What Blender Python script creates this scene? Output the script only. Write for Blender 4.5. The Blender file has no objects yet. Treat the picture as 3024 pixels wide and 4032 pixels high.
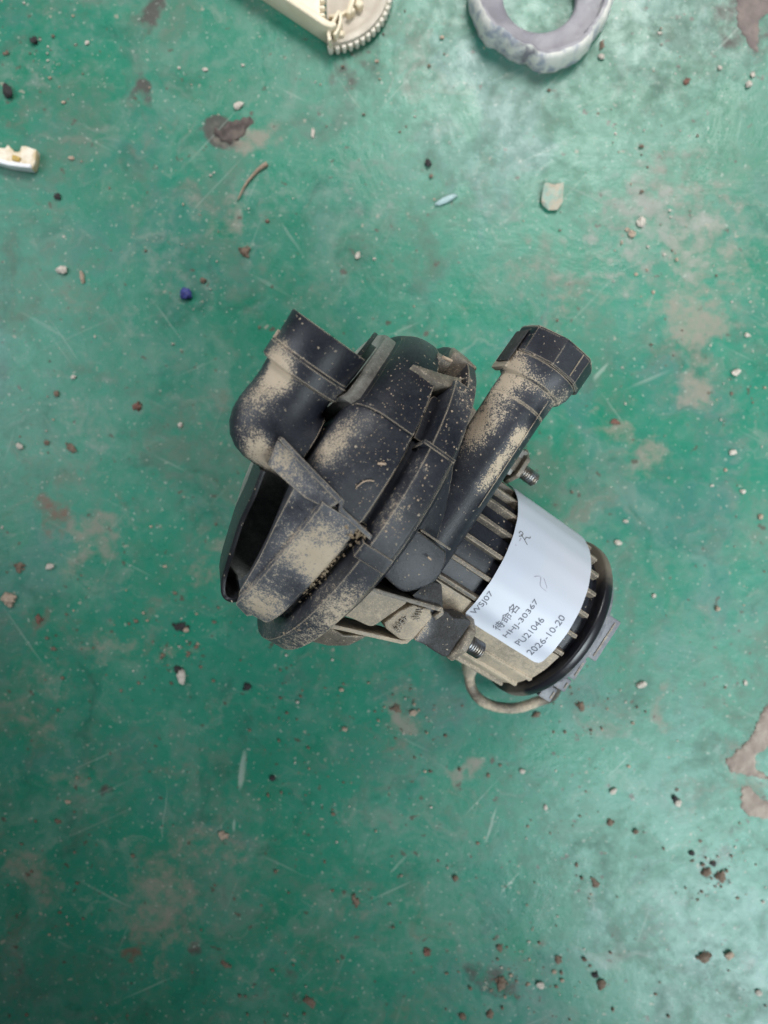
import bpy, bmesh, math, random
import numpy as np
from mathutils import Vector, Matrix, noise
random.seed(7)
rng = np.random.default_rng(7)
S = bpy.context.scene
COL = S.collection
R_ = math.radians

# ------------------------------------------------------------------ camera
CAM_H = 0.36
cam_d = bpy.data.cameras.new('camera')
cam = bpy.data.objects.new('camera', cam_d); COL.objects.link(cam)
cam.location = (0, 0, CAM_H)
cam_d.sensor_fit = 'VERTICAL'; cam_d.sensor_height = 36.0; cam_d.lens = 25.0
cam_d.clip_start = 0.01; cam_d.clip_end = 50
cam_d.dof.use_dof = True; cam_d.dof.focus_distance = 0.262; cam_d.dof.aperture_fstop = 6.8
S.camera = cam

# ------------------------------------------------------------------ light: shaded yard, open sky light from the right and the left of the photographer
w = bpy.data.worlds.new('World'); S.world = w; w.use_nodes = True
bg = w.node_tree.nodes['Background']
bg.inputs[0].default_value = (0.74, 0.87, 1.0, 1); bg.inputs[1].default_value = 0.085
def area(name, loc, tgt, sx, sy, power, col, spread=180):
    l = bpy.data.lights.new(name, 'AREA'); l.shape = 'RECTANGLE'; l.size = sx; l.size_y = sy
    l.energy = power; l.color = col; l.spread = R_(spread)
    o = bpy.data.objects.new(name, l); COL.objects.link(o); o.location = loc
    o.rotation_euler = (Vector(tgt) - Vector(loc)).to_track_quat('-Z', 'Y').to_euler()
    return o
area('daylight_from_right', (0.47, -0.40, 0.46), (0.24, -0.10, 0), 0.50, 0.50, 1.5, (0.86, 0.96, 1.0), 58)
area('daylight_from_left', (-0.50, 0.20, 0.44), (-0.06, 0.12, 0), 0.40, 0.36, 0.60, (0.88, 0.94, 1.0), 80)
area('daylight_from_far_side', (0.24, 0.70, 0.62), (0.09, 0.285, 0), 0.9, 0.5, 1.75, (1.0, 0.985, 0.97), 35)
S.view_settings.view_transform = 'Standard'; S.view_settings.look = 'None'
S.view_settings.exposure = -0.14; S.view_settings.gamma = 1.0; S.view_settings.use_curve_mapping = False
S.render.engine = 'CYCLES'
S.cycles.max_bounces = 3

# ------------------------------------------------------------------ helpers
def at(px, py, z=0.0):
    """a place on the floor (or z above it), read off the photograph's own pixel grid"""
    s = (CAM_H - z) / 2800.0
    return Vector(((px - 1512) * s, (2016 - py) * s, z))

def tag(o, label=None, cat=None, group=None, kind=None):
    if label: o['label'] = label
    if cat: o['category'] = cat
    if group: o['group'] = group
    if kind: o['kind'] = kind
    return o

def mk(name, verts, faces, mat, parent=None, scale=0.001, smooth=True, angle=32, bevel=0.0, seg=2, loc=None):
    me = bpy.data.meshes.new(name)
    v = np.asarray(verts, float) * scale
    me.from_pydata([tuple(p) for p in v], [], [tuple(int(i) for i in f) for f in faces])
    bm = bmesh.new(); bm.from_mesh(me)
    bmesh.ops.remove_doubles(bm, verts=bm.verts, dist=1e-7)
    bmesh.ops.recalc_face_normals(bm, faces=bm.faces)
    if bevel > 0:
        es = [e for e in bm.edges if e.is_manifold and e.calc_face_angle(0) > R_(28)]
        try:
            bmesh.ops.bevel(bm, geom=es, offset=bevel * scale, segments=seg, profile=0.5, affect='EDGES', clamp_overlap=True)
        except Exception:
            pass
    bm.to_mesh(me); bm.free()
    if smooth:
        me.polygons.foreach_set('use_smooth', [True] * len(me.polygons))
        me.set_sharp_from_angle(angle=R_(angle))
    if mat: me.materials.append(mat)
    o = bpy.data.objects.new(name, me); COL.objects.link(o)
    if parent: o.parent = parent
    if loc is not None: o.location = loc
    return o

class MB:
    def __init__(s): s.v = []; s.f = []
    def add(s, v, f):
        n = len(s.v); s.v += [tuple(p) for p in v]; s.f += [[i + n for i in q] for q in f]; return s

def box(c, h):
    c = np.array(c, float); h = np.array(h, float)
    v = [c + h * np.array(q) for q in ((-1,-1,-1),(1,-1,-1),(1,1,-1),(-1,1,-1),(-1,-1,1),(1,-1,1),(1,1,1),(-1,1,1))]
    return v, [[0,3,2,1],[4,5,6,7],[0,1,5,4],[1,2,6,5],[2,3,7,6],[3,0,4,7]]

def prism(poly, z0, z1):
    """poly: list of (x, y); z0/z1 number or list"""
    n = len(poly)
    za = z0 if hasattr(z0, '__len__') else [z0] * n
    zb = z1 if hasattr(z1, '__len__') else [z1] * n
    v = [(p[0], p[1], za[i]) for i, p in enumerate(poly)] + [(p[0], p[1], zb[i]) for i, p in enumerate(poly)]
    f = [list(range(n))[::-1], list(range(n, 2 * n))] + [[i, (i + 1) % n, n + (i + 1) % n, n + i] for i in range(n)]
    return v, f

def cyl_patch(x0, x1, a0, a1, rf, rin, nx=40, na=60):
    """solid shell round the X axis: outer radius rf(x, deg), inner radius rin, between angles a0..a1 (deg, 0 = +Z, towards +Y)"""
    X0 = x0 if callable(x0) else (lambda a: x0)
    X1 = x1 if callable(x1) else (lambda a: x1)
    full = abs(a1 - a0) >= 359.9
    A = np.linspace(a0, a1, na + 1)
    V = []
    def row(a, outer):
        ca, sa = math.cos(R_(a)), math.sin(R_(a)); xa, xb = X0(a), X1(a)
        for i in range(nx + 1):
            x = xa + (xb - xa) * i / nx
            r = rf(x, a) if outer else rin
            V.append((x, r * sa, r * ca))
    na_ = na if full else na + 1
    for k in range(na_): row(A[k], True)
    n1 = len(V)
    for k in range(na_): row(A[k], False)
    m = nx + 1; F = []
    K = na if full else na
    for k in range(K):
        k2 = (k + 1) % na_ if full else k + 1
        for i in range(nx):
            F.append([k*m+i, k*m+i+1, k2*m+i+1, k2*m+i])
            F.append([n1+k*m+i, n1+k2*m+i, n1+k2*m+i+1, n1+k*m+i+1])
        F.append([k*m, k2*m, n1+k2*m, n1+k*m])
        F.append([k*m+nx, n1+k*m+nx, n1+k2*m+nx, k2*m+nx])
    if not full:
        for k in (0, na):
            for i in range(nx):
                F.append([k*m+i, n1+k*m+i, n1+k*m+i+1, k*m+i+1])
    return V, F

def rings(pts, ax, ay, rad, n=40, close0=True, close1=True, shape=None):
    """loft of rings: centre pts[k], in-plane axes ax[k], ay[k], radii rad[k] = r or (ra, rb)"""
    V = []; F = []
    for k, p in enumerate(pts):
        p = np.array(p, float); a = np.array(ax[k], float); b = np.array(ay[k], float)
        ra, rb = rad[k] if hasattr(rad[k], '__len__') else (rad[k], rad[k])
        for i in range(n):
            t = 2 * math.pi * i / n
            q = 1.0 if shape is None else shape(t)
            V.append(p + a * ra * math.cos(t) * q + b * rb * math.sin(t) * q)
    for k in range(len(pts) - 1):
        for i in range(n):
            j = (i + 1) % n
            F.append([k*n+i, k*n+j, (k+1)*n+j, (k+1)*n+i])
    if close0: F.append(list(range(n))[::-1])
    if close1: F.append([(len(pts)-1)*n+i for i in range(n)])
    return V, F

def tube(path, r, n=14):
    """round tube along a polyline"""
    P = [np.array(p, float) for p in path]; V = []; F = []
    T = []
    for i in range(len(P)):
        t = P[min(i+1, len(P)-1)] - P[max(i-1, 0)]; T.append(t / np.linalg.norm(t))
    u = np.cross(T[0], (0.3, 0.2, 0.9)); u /= np.linalg.norm(u)
    for i, p in enumerate(P):
        u = u - T[i] * np.dot(u, T[i]); u /= np.linalg.norm(u); v = np.cross(T[i], u)
        rr = r[i] if hasattr(r, '__len__') else r
        for k in range(n):
            a = 2 * math.pi * k / n; V.append(p + rr * (u * math.cos(a) + v * math.sin(a)))
    for i in range(len(P) - 1):
        for k in range(n):
            F.append([i*n+k, i*n+(k+1) % n, (i+1)*n+(k+1) % n, (i+1)*n+k])
    F.append(list(range(n))[::-1]); F.append([(len(P)-1)*n+k for k in range(n)])
    return V, F

def smooth_path(pts, n=8):
    P = [np.array(p, float) for p in pts]; out = []
    for i in range(len(P) - 1):
        p0, p1, p2, p3 = P[max(i-1, 0)], P[i], P[i+1], P[min(i+2, len(P)-1)]
        for k in range(n):
            t = k / n
            out.append(0.5 * ((2*p1) + (-p0+p2)*t + (2*p0-5*p1+4*p2-p3)*t*t + (-p0+3*p1-3*p2+p3)*t**3))
    out.append(P[-1]); return out

def lump(r, seed, rough=0.35, flat=0.6, sub=2, squash=(1, 1)):
    bm = bmesh.new(); bmesh.ops.create_icosphere(bm, subdivisions=sub, radius=1.0)
    off = Vector((seed * 3.7, seed * 1.3, -seed * 2.1))
    V = []
    for v in bm.verts:
        n = noise.noise(v.co * 1.3 + off) * rough + noise.noise(v.co * 3.1 + off) * rough * 0.45
        q = v.co * (1 + n); V.append((q.x * r * squash[0], q.y * r * squash[1], q.z * r * flat))
    F = [[v.index for v in f.verts] for f in bm.faces]; bm.free()
    zmin = min(v[2] for v in V); V = [(a, b, c - zmin * 0.92) for a, b, c in V]
    return V, F

# ------------------------------------------------------------------ materials
class NT:
    def __init__(s, name):
        s.m = bpy.data.materials.new(name); s.m.use_nodes = True; s.t = s.m.node_tree
        s.t.nodes.clear(); s.out = s.n('ShaderNodeOutputMaterial'); s.p = s.n('ShaderNodeBsdfPrincipled')
        s.l(s.p.outputs[0], s.out.inputs[0])
    def n(s, typ, **kw):
        q = s.t.nodes.new(typ)
        for k, v in kw.items(): setattr(q, k, v)
        return q
    def l(s, a, b): s.t.links.new(a, b)
    def put(s, sock, v):
        if hasattr(v, 'is_output') or isinstance(v, bpy.types.NodeSocket): s.l(v, sock)
        else: sock.default_value = v
    def math(s, op, a, b=0.0, c=0.0, clamp=False):
        q = s.n('ShaderNodeMath', operation=op, use_clamp=clamp)
        s.put(q.inputs[0], a); s.put(q.inputs[1], b); s.put(q.inputs[2], c); return q.outputs[0]
    def ramp(s, v, a, b, lo=0.0, hi=1.0, smooth=True):
        q = s.n('ShaderNodeMapRange', interpolation_type='SMOOTHSTEP' if smooth else 'LINEAR')
        s.put(q.inputs[0], v); q.inputs[1].default_value = a; q.inputs[2].default_value = b
        q.inputs[3].default_value = lo; q.inputs[4].default_value = hi; return q.outputs[0]
    def mix(s, f, a, b):
        q = s.n('ShaderNodeMix', data_type='RGBA')
        s.put(q.inputs[0], f)
        for i, v in ((6, a), (7, b)):
            if isinstance(v, tuple): q.inputs[i].default_value = (*v, 1) if len(v) == 3 else v
            else: s.l(v, q.inputs[i])
        return q.outputs[2]
    def noise(s, co, scale, detail=3.0, rough=0.55, dist=0.0):
        q = s.n('ShaderNodeTexNoise'); s.l(co, q.inputs['Vector']); q.inputs['Scale'].default_value = scale
        q.inputs['Detail'].default_value = detail; q.inputs['Roughness'].default_value = rough
        q.inputs['Distortion'].default_value = dist; return q.outputs[0]
    def mapping(s, co, loc=(0,0,0), rot=(0,0,0), scale=(1,1,1)):
        q = s.n('ShaderNodeMapping'); s.l(co, q.inputs[0]); q.inputs[1].default_value = loc
        q.inputs[2].default_value = rot; q.inputs[3].default_value = scale; return q.outputs[0]
    def coords(s, obj=None):
        q = s.n('ShaderNodeTexCoord')
        if obj: q.object = obj
        return q.outputs['Object']
    def spot(s, co, c, r0, r1, strength):
        d = s.n('ShaderNodeVectorMath', operation='DISTANCE'); s.l(co, d.inputs[0]); d.inputs[1].default_value = c
        return s.ramp(d.outputs['Value'], r0, r1, strength, 0.0)
    def bump(s, h, strength, dist):
        q = s.n('ShaderNodeBump'); s.l(h, q.inputs['Height']); q.inputs['Strength'].default_value = strength
        q.inputs['Distance'].default_value = dist; s.l(q.outputs[0], s.p.inputs['Normal']); return q

PUMP_LOC = Vector((-0.00665692, 0.0050284, 0.06838925))
pump = bpy.data.objects.new('air_pump', None); COL.objects.link(pump)
_az, _t = R_(33.1666), R_(16.4927)
_d = Vector((math.cos(_az), -math.sin(_az), 0)); _y = Vector((math.sin(_az), math.cos(_az), 0)); _k = Vector((0, 0, 1))
_x = _d * math.cos(_t) - _k * math.sin(_t); _z = _d * math.sin(_t) + _k * math.cos(_t)
pump.matrix_world = Matrix(((_x.x, _y.x, _z.x, PUMP_LOC.x), (_x.y, _y.y, _z.y, PUMP_LOC.y), (_x.z, _y.z, _z.z, PUMP_LOC.z), (0, 0, 0, 1)))
tag(pump, 'dusty black electric air pump with white paper label lying on the green floor', 'air pump')

DUST = (0.55, 0.43, 0.30); DUST2 = (0.67, 0.56, 0.43)
def dusty(name, base=(0.008, 0.010, 0.017), level=0.0, film=0.05, patches=(), edge=3.4, rough=0.42, grain=1.0, dust=DUST, dust2=DUST2, spec=0.42, filmc=(0.38, 0.385, 0.41), hard=(0.33, 0.72), clump=0.85):
    """moulded plastic under a coat of road dust; patches = (x, y, z, radius, strength) in mm in the pump's own frame"""
    t = NT(name); co = t.coords(pump)
    fine = t.noise(co, 2000, 2, 0.7); mid = t.noise(co, 420, 4, 0.65, 0.3); big = t.noise(co, 75, 3, 0.5, 0.5)
    d = t.math('MULTIPLY_ADD', big, 0.55, level - 0.275)
    acc = None
    for (x, y, z, r, s_) in patches:
        q = t.spot(co, (x/1000, y/1000, z/1000), r * 0.0001, r * 0.00115, s_ * 1.1)
        acc = q if acc is None else t.math('ADD', acc, q)
    if acc is not None: d = t.math('ADD', d, acc)
    soft = d
    d = t.math('ADD', d, t.math('MULTIPLY_ADD', mid, clump, -clump / 2))
    d = t.math('ADD', d, t.math('MULTIPLY_ADD', fine, 1.7 * grain, -0.85 * grain))
    # worn / dusted edges
    if edge > 0:
        bv = t.n('ShaderNodeBevel'); bv.samples = 3; bv.inputs['Radius'].default_value = 0.0007
        ge = t.n('ShaderNodeNewGeometry'); dt = t.n('ShaderNodeVectorMath', operation='DOT_PRODUCT')
        t.l(bv.outputs[0], dt.inputs[0]); t.l(ge.outputs['Normal'], dt.inputs[1])
        e = t.ramp(dt.outputs['Value'], 0.995, 0.86, 0.0, 1.0)
        e = t.math('MULTIPLY', e, t.ramp(t.noise(co, 110, 3), 0.36, 0.6, 0.15, 1.0))
        d = t.math('ADD', d, t.math('MULTIPLY', e, edge))
    mask = t.ramp(d, hard[0], hard[1])
    fm = t.ramp(t.math('ADD', soft, t.math('MULTIPLY', t.math('SUBTRACT', mid, 0.5), 0.5)), -0.25, 0.75, film * 0.2, film * 4.6)
    fm = t.math('ADD', fm, t.math('MULTIPLY_ADD', fine, film * 2.4, -film * 1.1), clamp=True)
    body = t.mix(fm, base, filmc)
    speck = t.ramp(t.noise(co, 800, 2, 0.5), 0.685, 0.73)
    mask = t.math('MAXIMUM', mask, t.math('MULTIPLY', speck, 0.8))
    dc = t.mix(t.noise(co, 160, 4), dust, dust2)
    t.l(t.mix(mask, body, dc), t.p.inputs['Base Color'])
    t.l(t.ramp(mask, 0, 1, rough, 0.93), t.p.inputs['Roughness'])
    t.p.inputs['Specular IOR Level'].default_value = spec
    hh = t.math('ADD', t.math('MULTIPLY', mask, 0.9), t.math('MULTIPLY', fine, 0.55))
    t.bump(hh, 0.45, 0.00035)
    return t.m

def plain(name, col, rough=0.6, var=0.25, scale=60.0, metal=0.0, col2=None, bump=0.15, bscale=400.0, dist=0.0004, spec=0.5):
    t = NT(name); co = t.coords()
    c2 = col2 or tuple(c * (1 - var) for c in col)
    f = t.ramp(t.noise(co, scale, 5, 0.6), 0.35, 0.65)
    t.l(t.mix(f, col, c2), t.p.inputs['Base Color'])
    t.l(t.ramp(t.noise(co, scale * 2.2, 3), 0.3, 0.7, rough - 0.08, rough + 0.1), t.p.inputs['Roughness'])
    t.p.inputs['Metallic'].default_value = metal; t.p.inputs['Specular IOR Level'].default_value = spec
    if bump: t.bump(t.noise(co, bscale, 4, 0.6), bump, dist)
    return t.m

M_body = dusty('housing_plastic', level=-0.12, film=0.055, patches=[
    (-38, 11, 60, 10, .34), (-38, 3, 61, 10, .40), (-36, 19.7, 59, 9, .26), (-30, 8, 64, 17, .16), (-30, 16, 62, 16, .10), (-17.8, 5.8, 63.7, 10, .1), (-24, 30, 56, 18, .04)])
M_flange = dusty('flange_plastic', level=-0.08, film=0.06, hard=(0.34, 0.68), clump=1.1, patches=[
    (-9.6, 6.1, 66, 8, .30), (-9.4, -2.5, 67, 8, .40), (-9, 16, 65, 7, .2), (3.3, 60, 18, 22, .30), (-2.8, 50, 45, 14, .32), (-2.5, 40, 54, 12, .22),
    (-3, -25.6, 62, 13, .18), (-3, -33.8, 58, 14, .42), (0, -43, 51, 15, .36), (0, -54, 38, 17, .42), (0, -62, 20, 20, .45)])
M_filter = dusty('filter_housing_plastic', level=0.10, film=0.12, hard=(0.34, 0.70), clump=1.3, patches=[
    (-21.6, -21.3, 60.3, 14, .40), (-19.8, -12.9, 62.7, 11, .16), (-24, -28, 58, 12, .38), (-19.5, -52, 38, 13, .40), (-24, -47, 43, 12, .26),
    (-27, -38, 52, 10, .14), (-13.5, -30, 55, 8, .40), (-13.5, -22, 59, 8, .40), (-46, -4, 57, 8, .5), (-38, -7, 61, 8, .25), (-30, -60, 25, 10, .3)])
M_pipe = dusty('outlet_plastic', level=-0.10, film=0.05, hard=(0.38, 0.64), clump=1.0, patches=[
    (4, 50, 46, 15, .50), (5.5, 42, 46, 12, .44), (6, 33, 47, 10, .28), (20.4, 49, 50, 5, .7), (19.8, 44, 50.2, 5, .6), (19.4, 38, 50.3, 5, .7), (19.2, 32, 50.3, 5, .65), (19.2, 26, 50.3, 5, .6),
    (24, 67, 47, 10, .55), (15, 66.5, 51, 8, .40), (3, 62, 46, 14, .5), (1, 68, 46, 12, .5), (10.3, -17, 56, 12, .14)])
M_elbow = dusty('intake_plastic', level=-0.12, film=0.045, patches=[
    (-61, 12, 50, 12, .40), (-61, 4, 50, 11, .32), (-60, 18, 52, 9, .44), (-60.8, 22, 53, 9, .46), (-54.6, -6.5, 49, 10, .34), (-46, -8, 48, 11, .52), (-39, -8, 46, 10, .48),
    (-51, -5, 51, 9, .36), (-65, 26, 49, 8, .36), (-47.7, 22, 53, 7, .40), (-42, 23, 50, 6, .5)])
M_motor = dusty('motor_plastic', level=-0.14, film=0.04, patches=[(60, -32, 20, 24, .55), (80, -30, 22, 24, .5), (40, -28, 24, 18, .5), (92, -24, 28, 14, .45)], edge=0.5)
M_rib = dusty('rib_plastic', level=0.24, film=0.10, filmc=DUST2, edge=1.2, patches=[(60, -32, 20, 24, .4), (85, -28, 24, 20, .4)])
M_beige = dusty('dust_caked_plastic', filmc=DUST2, base=(0.04, 0.038, 0.036), level=0.44, film=0.18, edge=0.1, hard=(0.30, 0.75), clump=1.4)
M_dusthalf = dusty('half_dusted_plastic', filmc=DUST2, base=(0.02, 0.02, 0.022), level=0.22, film=0.13, hard=(0.40, 0.62), clump=1.2, edge=0.3)
M_dark = dusty('inner_plastic', base=(0.012, 0.012, 0.014), level=-0.30, film=0.04, edge=0.15)
M_rubber = dusty('black_rubber', base=(0.022, 0.019, 0.017), level=-0.10, film=0.13, patches=[(24, -28, 46, 12, .7), (30, -30, 44, 8, .4), (50, -32, 36, 5, .5)], edge=0.25, rough=0.75)
M_greyed = dusty('grey_front_cover_plastic', filmc=(0.5, 0.48, 0.43), base=(0.07, 0.066, 0.06), level=0.10, film=0.30, edge=0.1, grain=0.5)

def ring_mat():
    t = NT('end_ring_black'); co = t.coords(pump)
    n = t.noise(co, 60, 4, 0.6, 0.4)
    sp = t.spot(co, (0.098, 0.036, 0.012), 0.004, 0.026, 0.75)
    sp2 = t.spot(co, (0.098, -0.034, 0.016), 0.002, 0.012, 0.45)
    f = t.ramp(t.math('ADD', n, t.math('ADD', sp, sp2)), 0.50, 1.0)
    c = t.mix(f, (0.014, 0.014, 0.018), (0.20, 0.165, 0.13))
    t.l(c, t.p.inputs['Base Color']); t.l(t.ramp(f, 0, 1, 0.32, 0.7), t.p.inputs['Roughness'])
    t.bump(t.noise(co, 300, 3), 0.12, 0.0004); return t.m
M_ring = ring_mat()
M_steel = plain('zinc_steel', (0.40, 0.42, 0.45), 0.42, 0.5, 300, metal=1.0, col2=(0.24, 0.20, 0.16))
M_tabs = dusty('end_cap_plastic', base=(0.10, 0.10, 0.115), level=0.10, film=0.22, edge=0.3, dust2=(0.46, 0.43, 0.40))
M_cable = dusty('cable_sleeve', filmc=DUST2, base=(0.015, 0.014, 0.014), level=0.02, film=0.12, edge=0.0, clump=1.2, patches=[(93, -42, -20, 14, .6), (128, -42, -18, 12, .6), (110, -53, -20, 7, .5), (118, -52, -18, 7, .5)])
M_mud = plain('caked_mud', (0.46, 0.36, 0.25), 0.95, 0.4, 260, col2=(0.30, 0.22, 0.14), bump=0.5, bscale=900)
M_straw = plain('dry_fibre', (0.62, 0.46, 0.33), 0.85, 0.3, 300, bump=0.0)

def paper_mat():
    t = NT('label_paper'); co = t.coords(pump)
    f = t.ramp(t.noise(co, 26, 4, 0.5), 0.35, 0.75)
    sm = t.math('MULTIPLY', t.ramp(t.noise(co, 130, 5, 0.7, 0.8), 0.62, 0.78), 0.16)
    c = t.mix(f, (0.56, 0.59, 0.67), (0.59, 0.60, 0.66)); c = t.mix(sm, c, (0.42, 0.40, 0.38))
    t.l(c, t.p.inputs['Base Color']); t.p.inputs['Roughness'].default_value = 0.42
    t.bump(t.noise(co, 45, 2), 0.10, 0.002); return t.m
M_paper = paper_mat()
def ink_mat(name, col):
    t = NT(name); t.p.inputs['Base Color'].default_value = (*col, 1); t.p.inputs['Roughness'].default_value = 0.6; return t.m
M_ink = ink_mat('thermal_print_ink', (0.15, 0.16, 0.20)); M_pen = ink_mat('pen_ink', (0.16, 0.17, 0.17)); M_pen2 = ink_mat('faint_pink_mark', (0.52, 0.50, 0.56))

# ------------------------------------------------------------------ floor
STAINS = [  # px, py, radius px, strength, colour index (0 dark mud and broad darker areas, 1 tan dust, 2 reddish, 3 pale grey)
    (895, 520, 85, 2.0, 0), (940, 490, 60, 1.4, 0), (985, 560, 100, 1.1, 1), (1240, 420, 120, .35, 3), (890, 880, 110, .7, 1), (1000, 800, 130, .45, 3), (1110, 760, 120, .5, 3), (760, 800, 120, .4, 1),
    (590, 370, 60, 1.4, 0), (560, 60, 55, 1.5, 0), (2620, 800, 230, .75, 1), (2720, 950, 180, .75, 1), (2480, 980, 240, .55, 1), (2860, 760, 150, .6, 1), (2320, 950, 220, .4, 3), (2150, 1000, 190, .5, 1),
    (2700, 1260, 190, .9, 1), (2560, 900, 300, .6, 3), (2250, 1150, 220, .5, 1), (2850, 1050, 200, .7, 1), (1450, 700, 300, .4, 3), (650, 1000, 260, .4, 3), (330, 1650, 220, .45, 3), (2600, 3600, 260, .35, 3), (2760, 1480, 100, .9, 1), (2530, 1800, 120, .8, 1), (2400, 1650, 90, .8, 1), (1900, 780, 200, .4, 3), (1980, 420, 110, .35, 3),
    (2940, 80, 130, .8, 0), (200, 2010, 80, .9, 2), (330, 2120, 110, .9, 1), (450, 2000, 80, .6, 2), (150, 2440, 70, .8, 2), (820, 2220, 110, .6, 1), (400, 2540, 110, .6, 1), (700, 2560, 90, .55, 1),
    (446, 3100, 60, 1.7, 0), (640, 3600, 230, .75, 1), (800, 3350, 170, .6, 1), (533, 3790, 55, 1.1, 2), (130, 3450, 110, .8, 1), (766, 3780, 60, 1.0, 0), (640, 3810, 70, .7, 1), (300, 3060, 150, .5, 1),
    (170, 2780, 180, .45, 1), (1340, 3600, 120, .4, 1), (1603, 2800, 100, 1.0, 1), (1822, 3040, 50, .9, 1), (1968, 3880, 95, .9, 0), (2870, 3360, 90, .7, 0), (2620, 2780, 80, .6, 1), (2930, 3020, 150, .6, 1),
    (1500, 2640, 80, .4, 1), (2120, 3700, 60, .6, 2), (1130, 3900, 200, .35, 0), (2200, 320, 130, .3, 0), (1300, 250, 130, .5, 0), (350, 250, 260, .3, 3), (120, 330, 150, .4, 3), (480, 3950, 260, .3, 0)]
def floor_mat():
    t = NT('painted_concrete_green'); co = t.coords()
    warp = t.n('ShaderNodeTexNoise'); t.l(co, warp.inputs['Vector']); warp.inputs['Scale'].default_value = 38; warp.inputs['Detail'].default_value = 5
    wv = t.n('ShaderNodeVectorMath', operation='SUBTRACT'); t.l(warp.outputs['Color'], wv.inputs[0]); wv.inputs[1].default_value = (.5, .5, .5)
    ws = t.n('ShaderNodeVectorMath', operation='SCALE'); t.l(wv.outputs[0], ws.inputs[0]); ws.inputs['Scale'].default_value = 0.05
    wa = t.n('ShaderNodeVectorMath', operation='ADD'); t.l(co, wa.inputs[0]); t.l(ws.outputs[0], wa.inputs[1]); wco = wa.outputs[0]
    ws2 = t.n('ShaderNodeVectorMath', operation='SCALE'); t.l(wv.outputs[0], ws2.inputs[0]); ws2.inputs['Scale'].default_value = 0.008
    wa2 = t.n('ShaderNodeVectorMath', operation='ADD'); t.l(co, wa2.inputs[0]); t.l(ws2.outputs[0], wa2.inputs[1]); wco2 = wa2.outputs[0]
    big = t.noise(co, 7, 4, 0.6, 0.4); mid = t.noise(co, 26, 6, 0.65, 0.8); fine = t.noise(co, 140, 5, 0.65); gr = t.noise(co, 700, 3, 0.6)
    c = t.mix(t.ramp(big, 0.3, 0.7), (0.012, 0.160, 0.092), (0.022, 0.205, 0.132))
    c = t.mix(t.ramp(mid, 0.38, 0.62, 0, 0.8), c, (0.030, 0.185, 0.122))
    # bluish scuffed areas, pale chalky film and grey-brown grime worn into the paint in cloudy sweeps
    c = t.mix(t.ramp(t.noise(t.mapping(wco, (8, 3, 0)), 11, 6, 0.65, 0.8), 0.50, 0.70, 0, 0.45), c, (0.065, 0.150, 0.155))
    film = t.math('ADD', t.math('MULTIPLY', t.noise(wco, 15, 6, 0.70, 1.0), 0.7), t.math('MULTIPLY', fine, 0.35))
    c = t.mix(t.ramp(film, 0.47, 0.74, 0, 0.50), c, (0.165, 0.255, 0.205))
    film2 = t.noise(t.mapping(wco, (1, 5, 0), (0, 0, 0.5), (1, 2.2, 1)), 34, 5, 0.72, 0.7)
    c = t.mix(t.ramp(film2, 0.53, 0.74, 0, 0.55), c, (0.190, 0.250, 0.205))
    grime = t.math('ADD', t.math('MULTIPLY', t.noise(t.mapping(wco, (3, 1, 0)), 19, 6, 0.72, 0.6), 0.75), t.math('MULTIPLY', fine, 0.3))
    c = t.mix(t.ramp(grime, 0.48, 0.72, 0, 0.50), c, (0.098, 0.100, 0.082))
    c = t.mix(t.ramp(t.noise(t.mapping(wco, (6, 2, 0)), 30, 5, 0.7, 0.5), 0.50, 0.78, 0, 0.6), c, (0.010, 0.075, 0.050))
    brown = t.noise(t.mapping(wco, (12, 4, 0)), 24, 6, 0.74, 0.4)
    c = t.mix(t.ramp(brown, 0.55, 0.74, 0, 0.55), c, (0.165, 0.130, 0.105))
    cols = [(0.060, 0.050, 0.045), (0.255, 0.210, 0.170), (0.150, 0.085, 0.062), (0.235, 0.275, 0.25)]
    brk = t.math('ADD', t.math('MULTIPLY', fine, 0.9), t.math('MULTIPLY', t.noise(wco, 60, 5, 0.7), 0.7))
    for ci in range(4):
        acc = None
        for (px, py, r, s_, k) in STAINS:
            if k != ci: continue
            p = at(px, py); q = t.spot(wco, tuple(p), r * 0.00002, r * 0.00021, s_)
            acc = q if acc is None else t.math('MAXIMUM', acc, q)
        m = t.ramp(t.math('ADD', t.math('MULTIPLY', acc, 0.85), t.math('MULTIPLY_ADD', brk, 1.5, -1.2)), 0.26, 0.95, 0, 0.9 if ci in (0, 2) else 0.7)
        m = t.math('MULTIPLY', m, t.ramp(acc, 0.02, 0.25))
        c = t.mix(m, c, cols[ci])
    # scrapes and hair scratches in several directions
    sc = None
    for (rz, sx, sy, lo, hi, k) in ((0.35, 300, 11, 0.69, 0.76, .3), (1.15, 300, 8, 0.69, 0.77, .4), (-0.62, 330, 9, 0.69, 0.77, .4), (-1.1, 240, 12, 0.69, 0.775, .4), (0.75, 420, 8, 0.69, 0.77, .4)):
        q = t.ramp(t.noise(t.mapping(t.mapping(co, rot=(0, 0, rz)), (rz * 9, 2, 0), scale=(sx, sy, 1)), 1.0, 2, 0.5), lo, hi, 0, k)
        q = t.math('MULTIPLY', q, t.ramp(t.noise(co, 18, 2), 0.42, 0.6))
        sc = q if sc is None else t.math('MAXIMUM', sc, q)
    c = t.mix(sc, c, (0.30, 0.36, 0.31))
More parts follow.
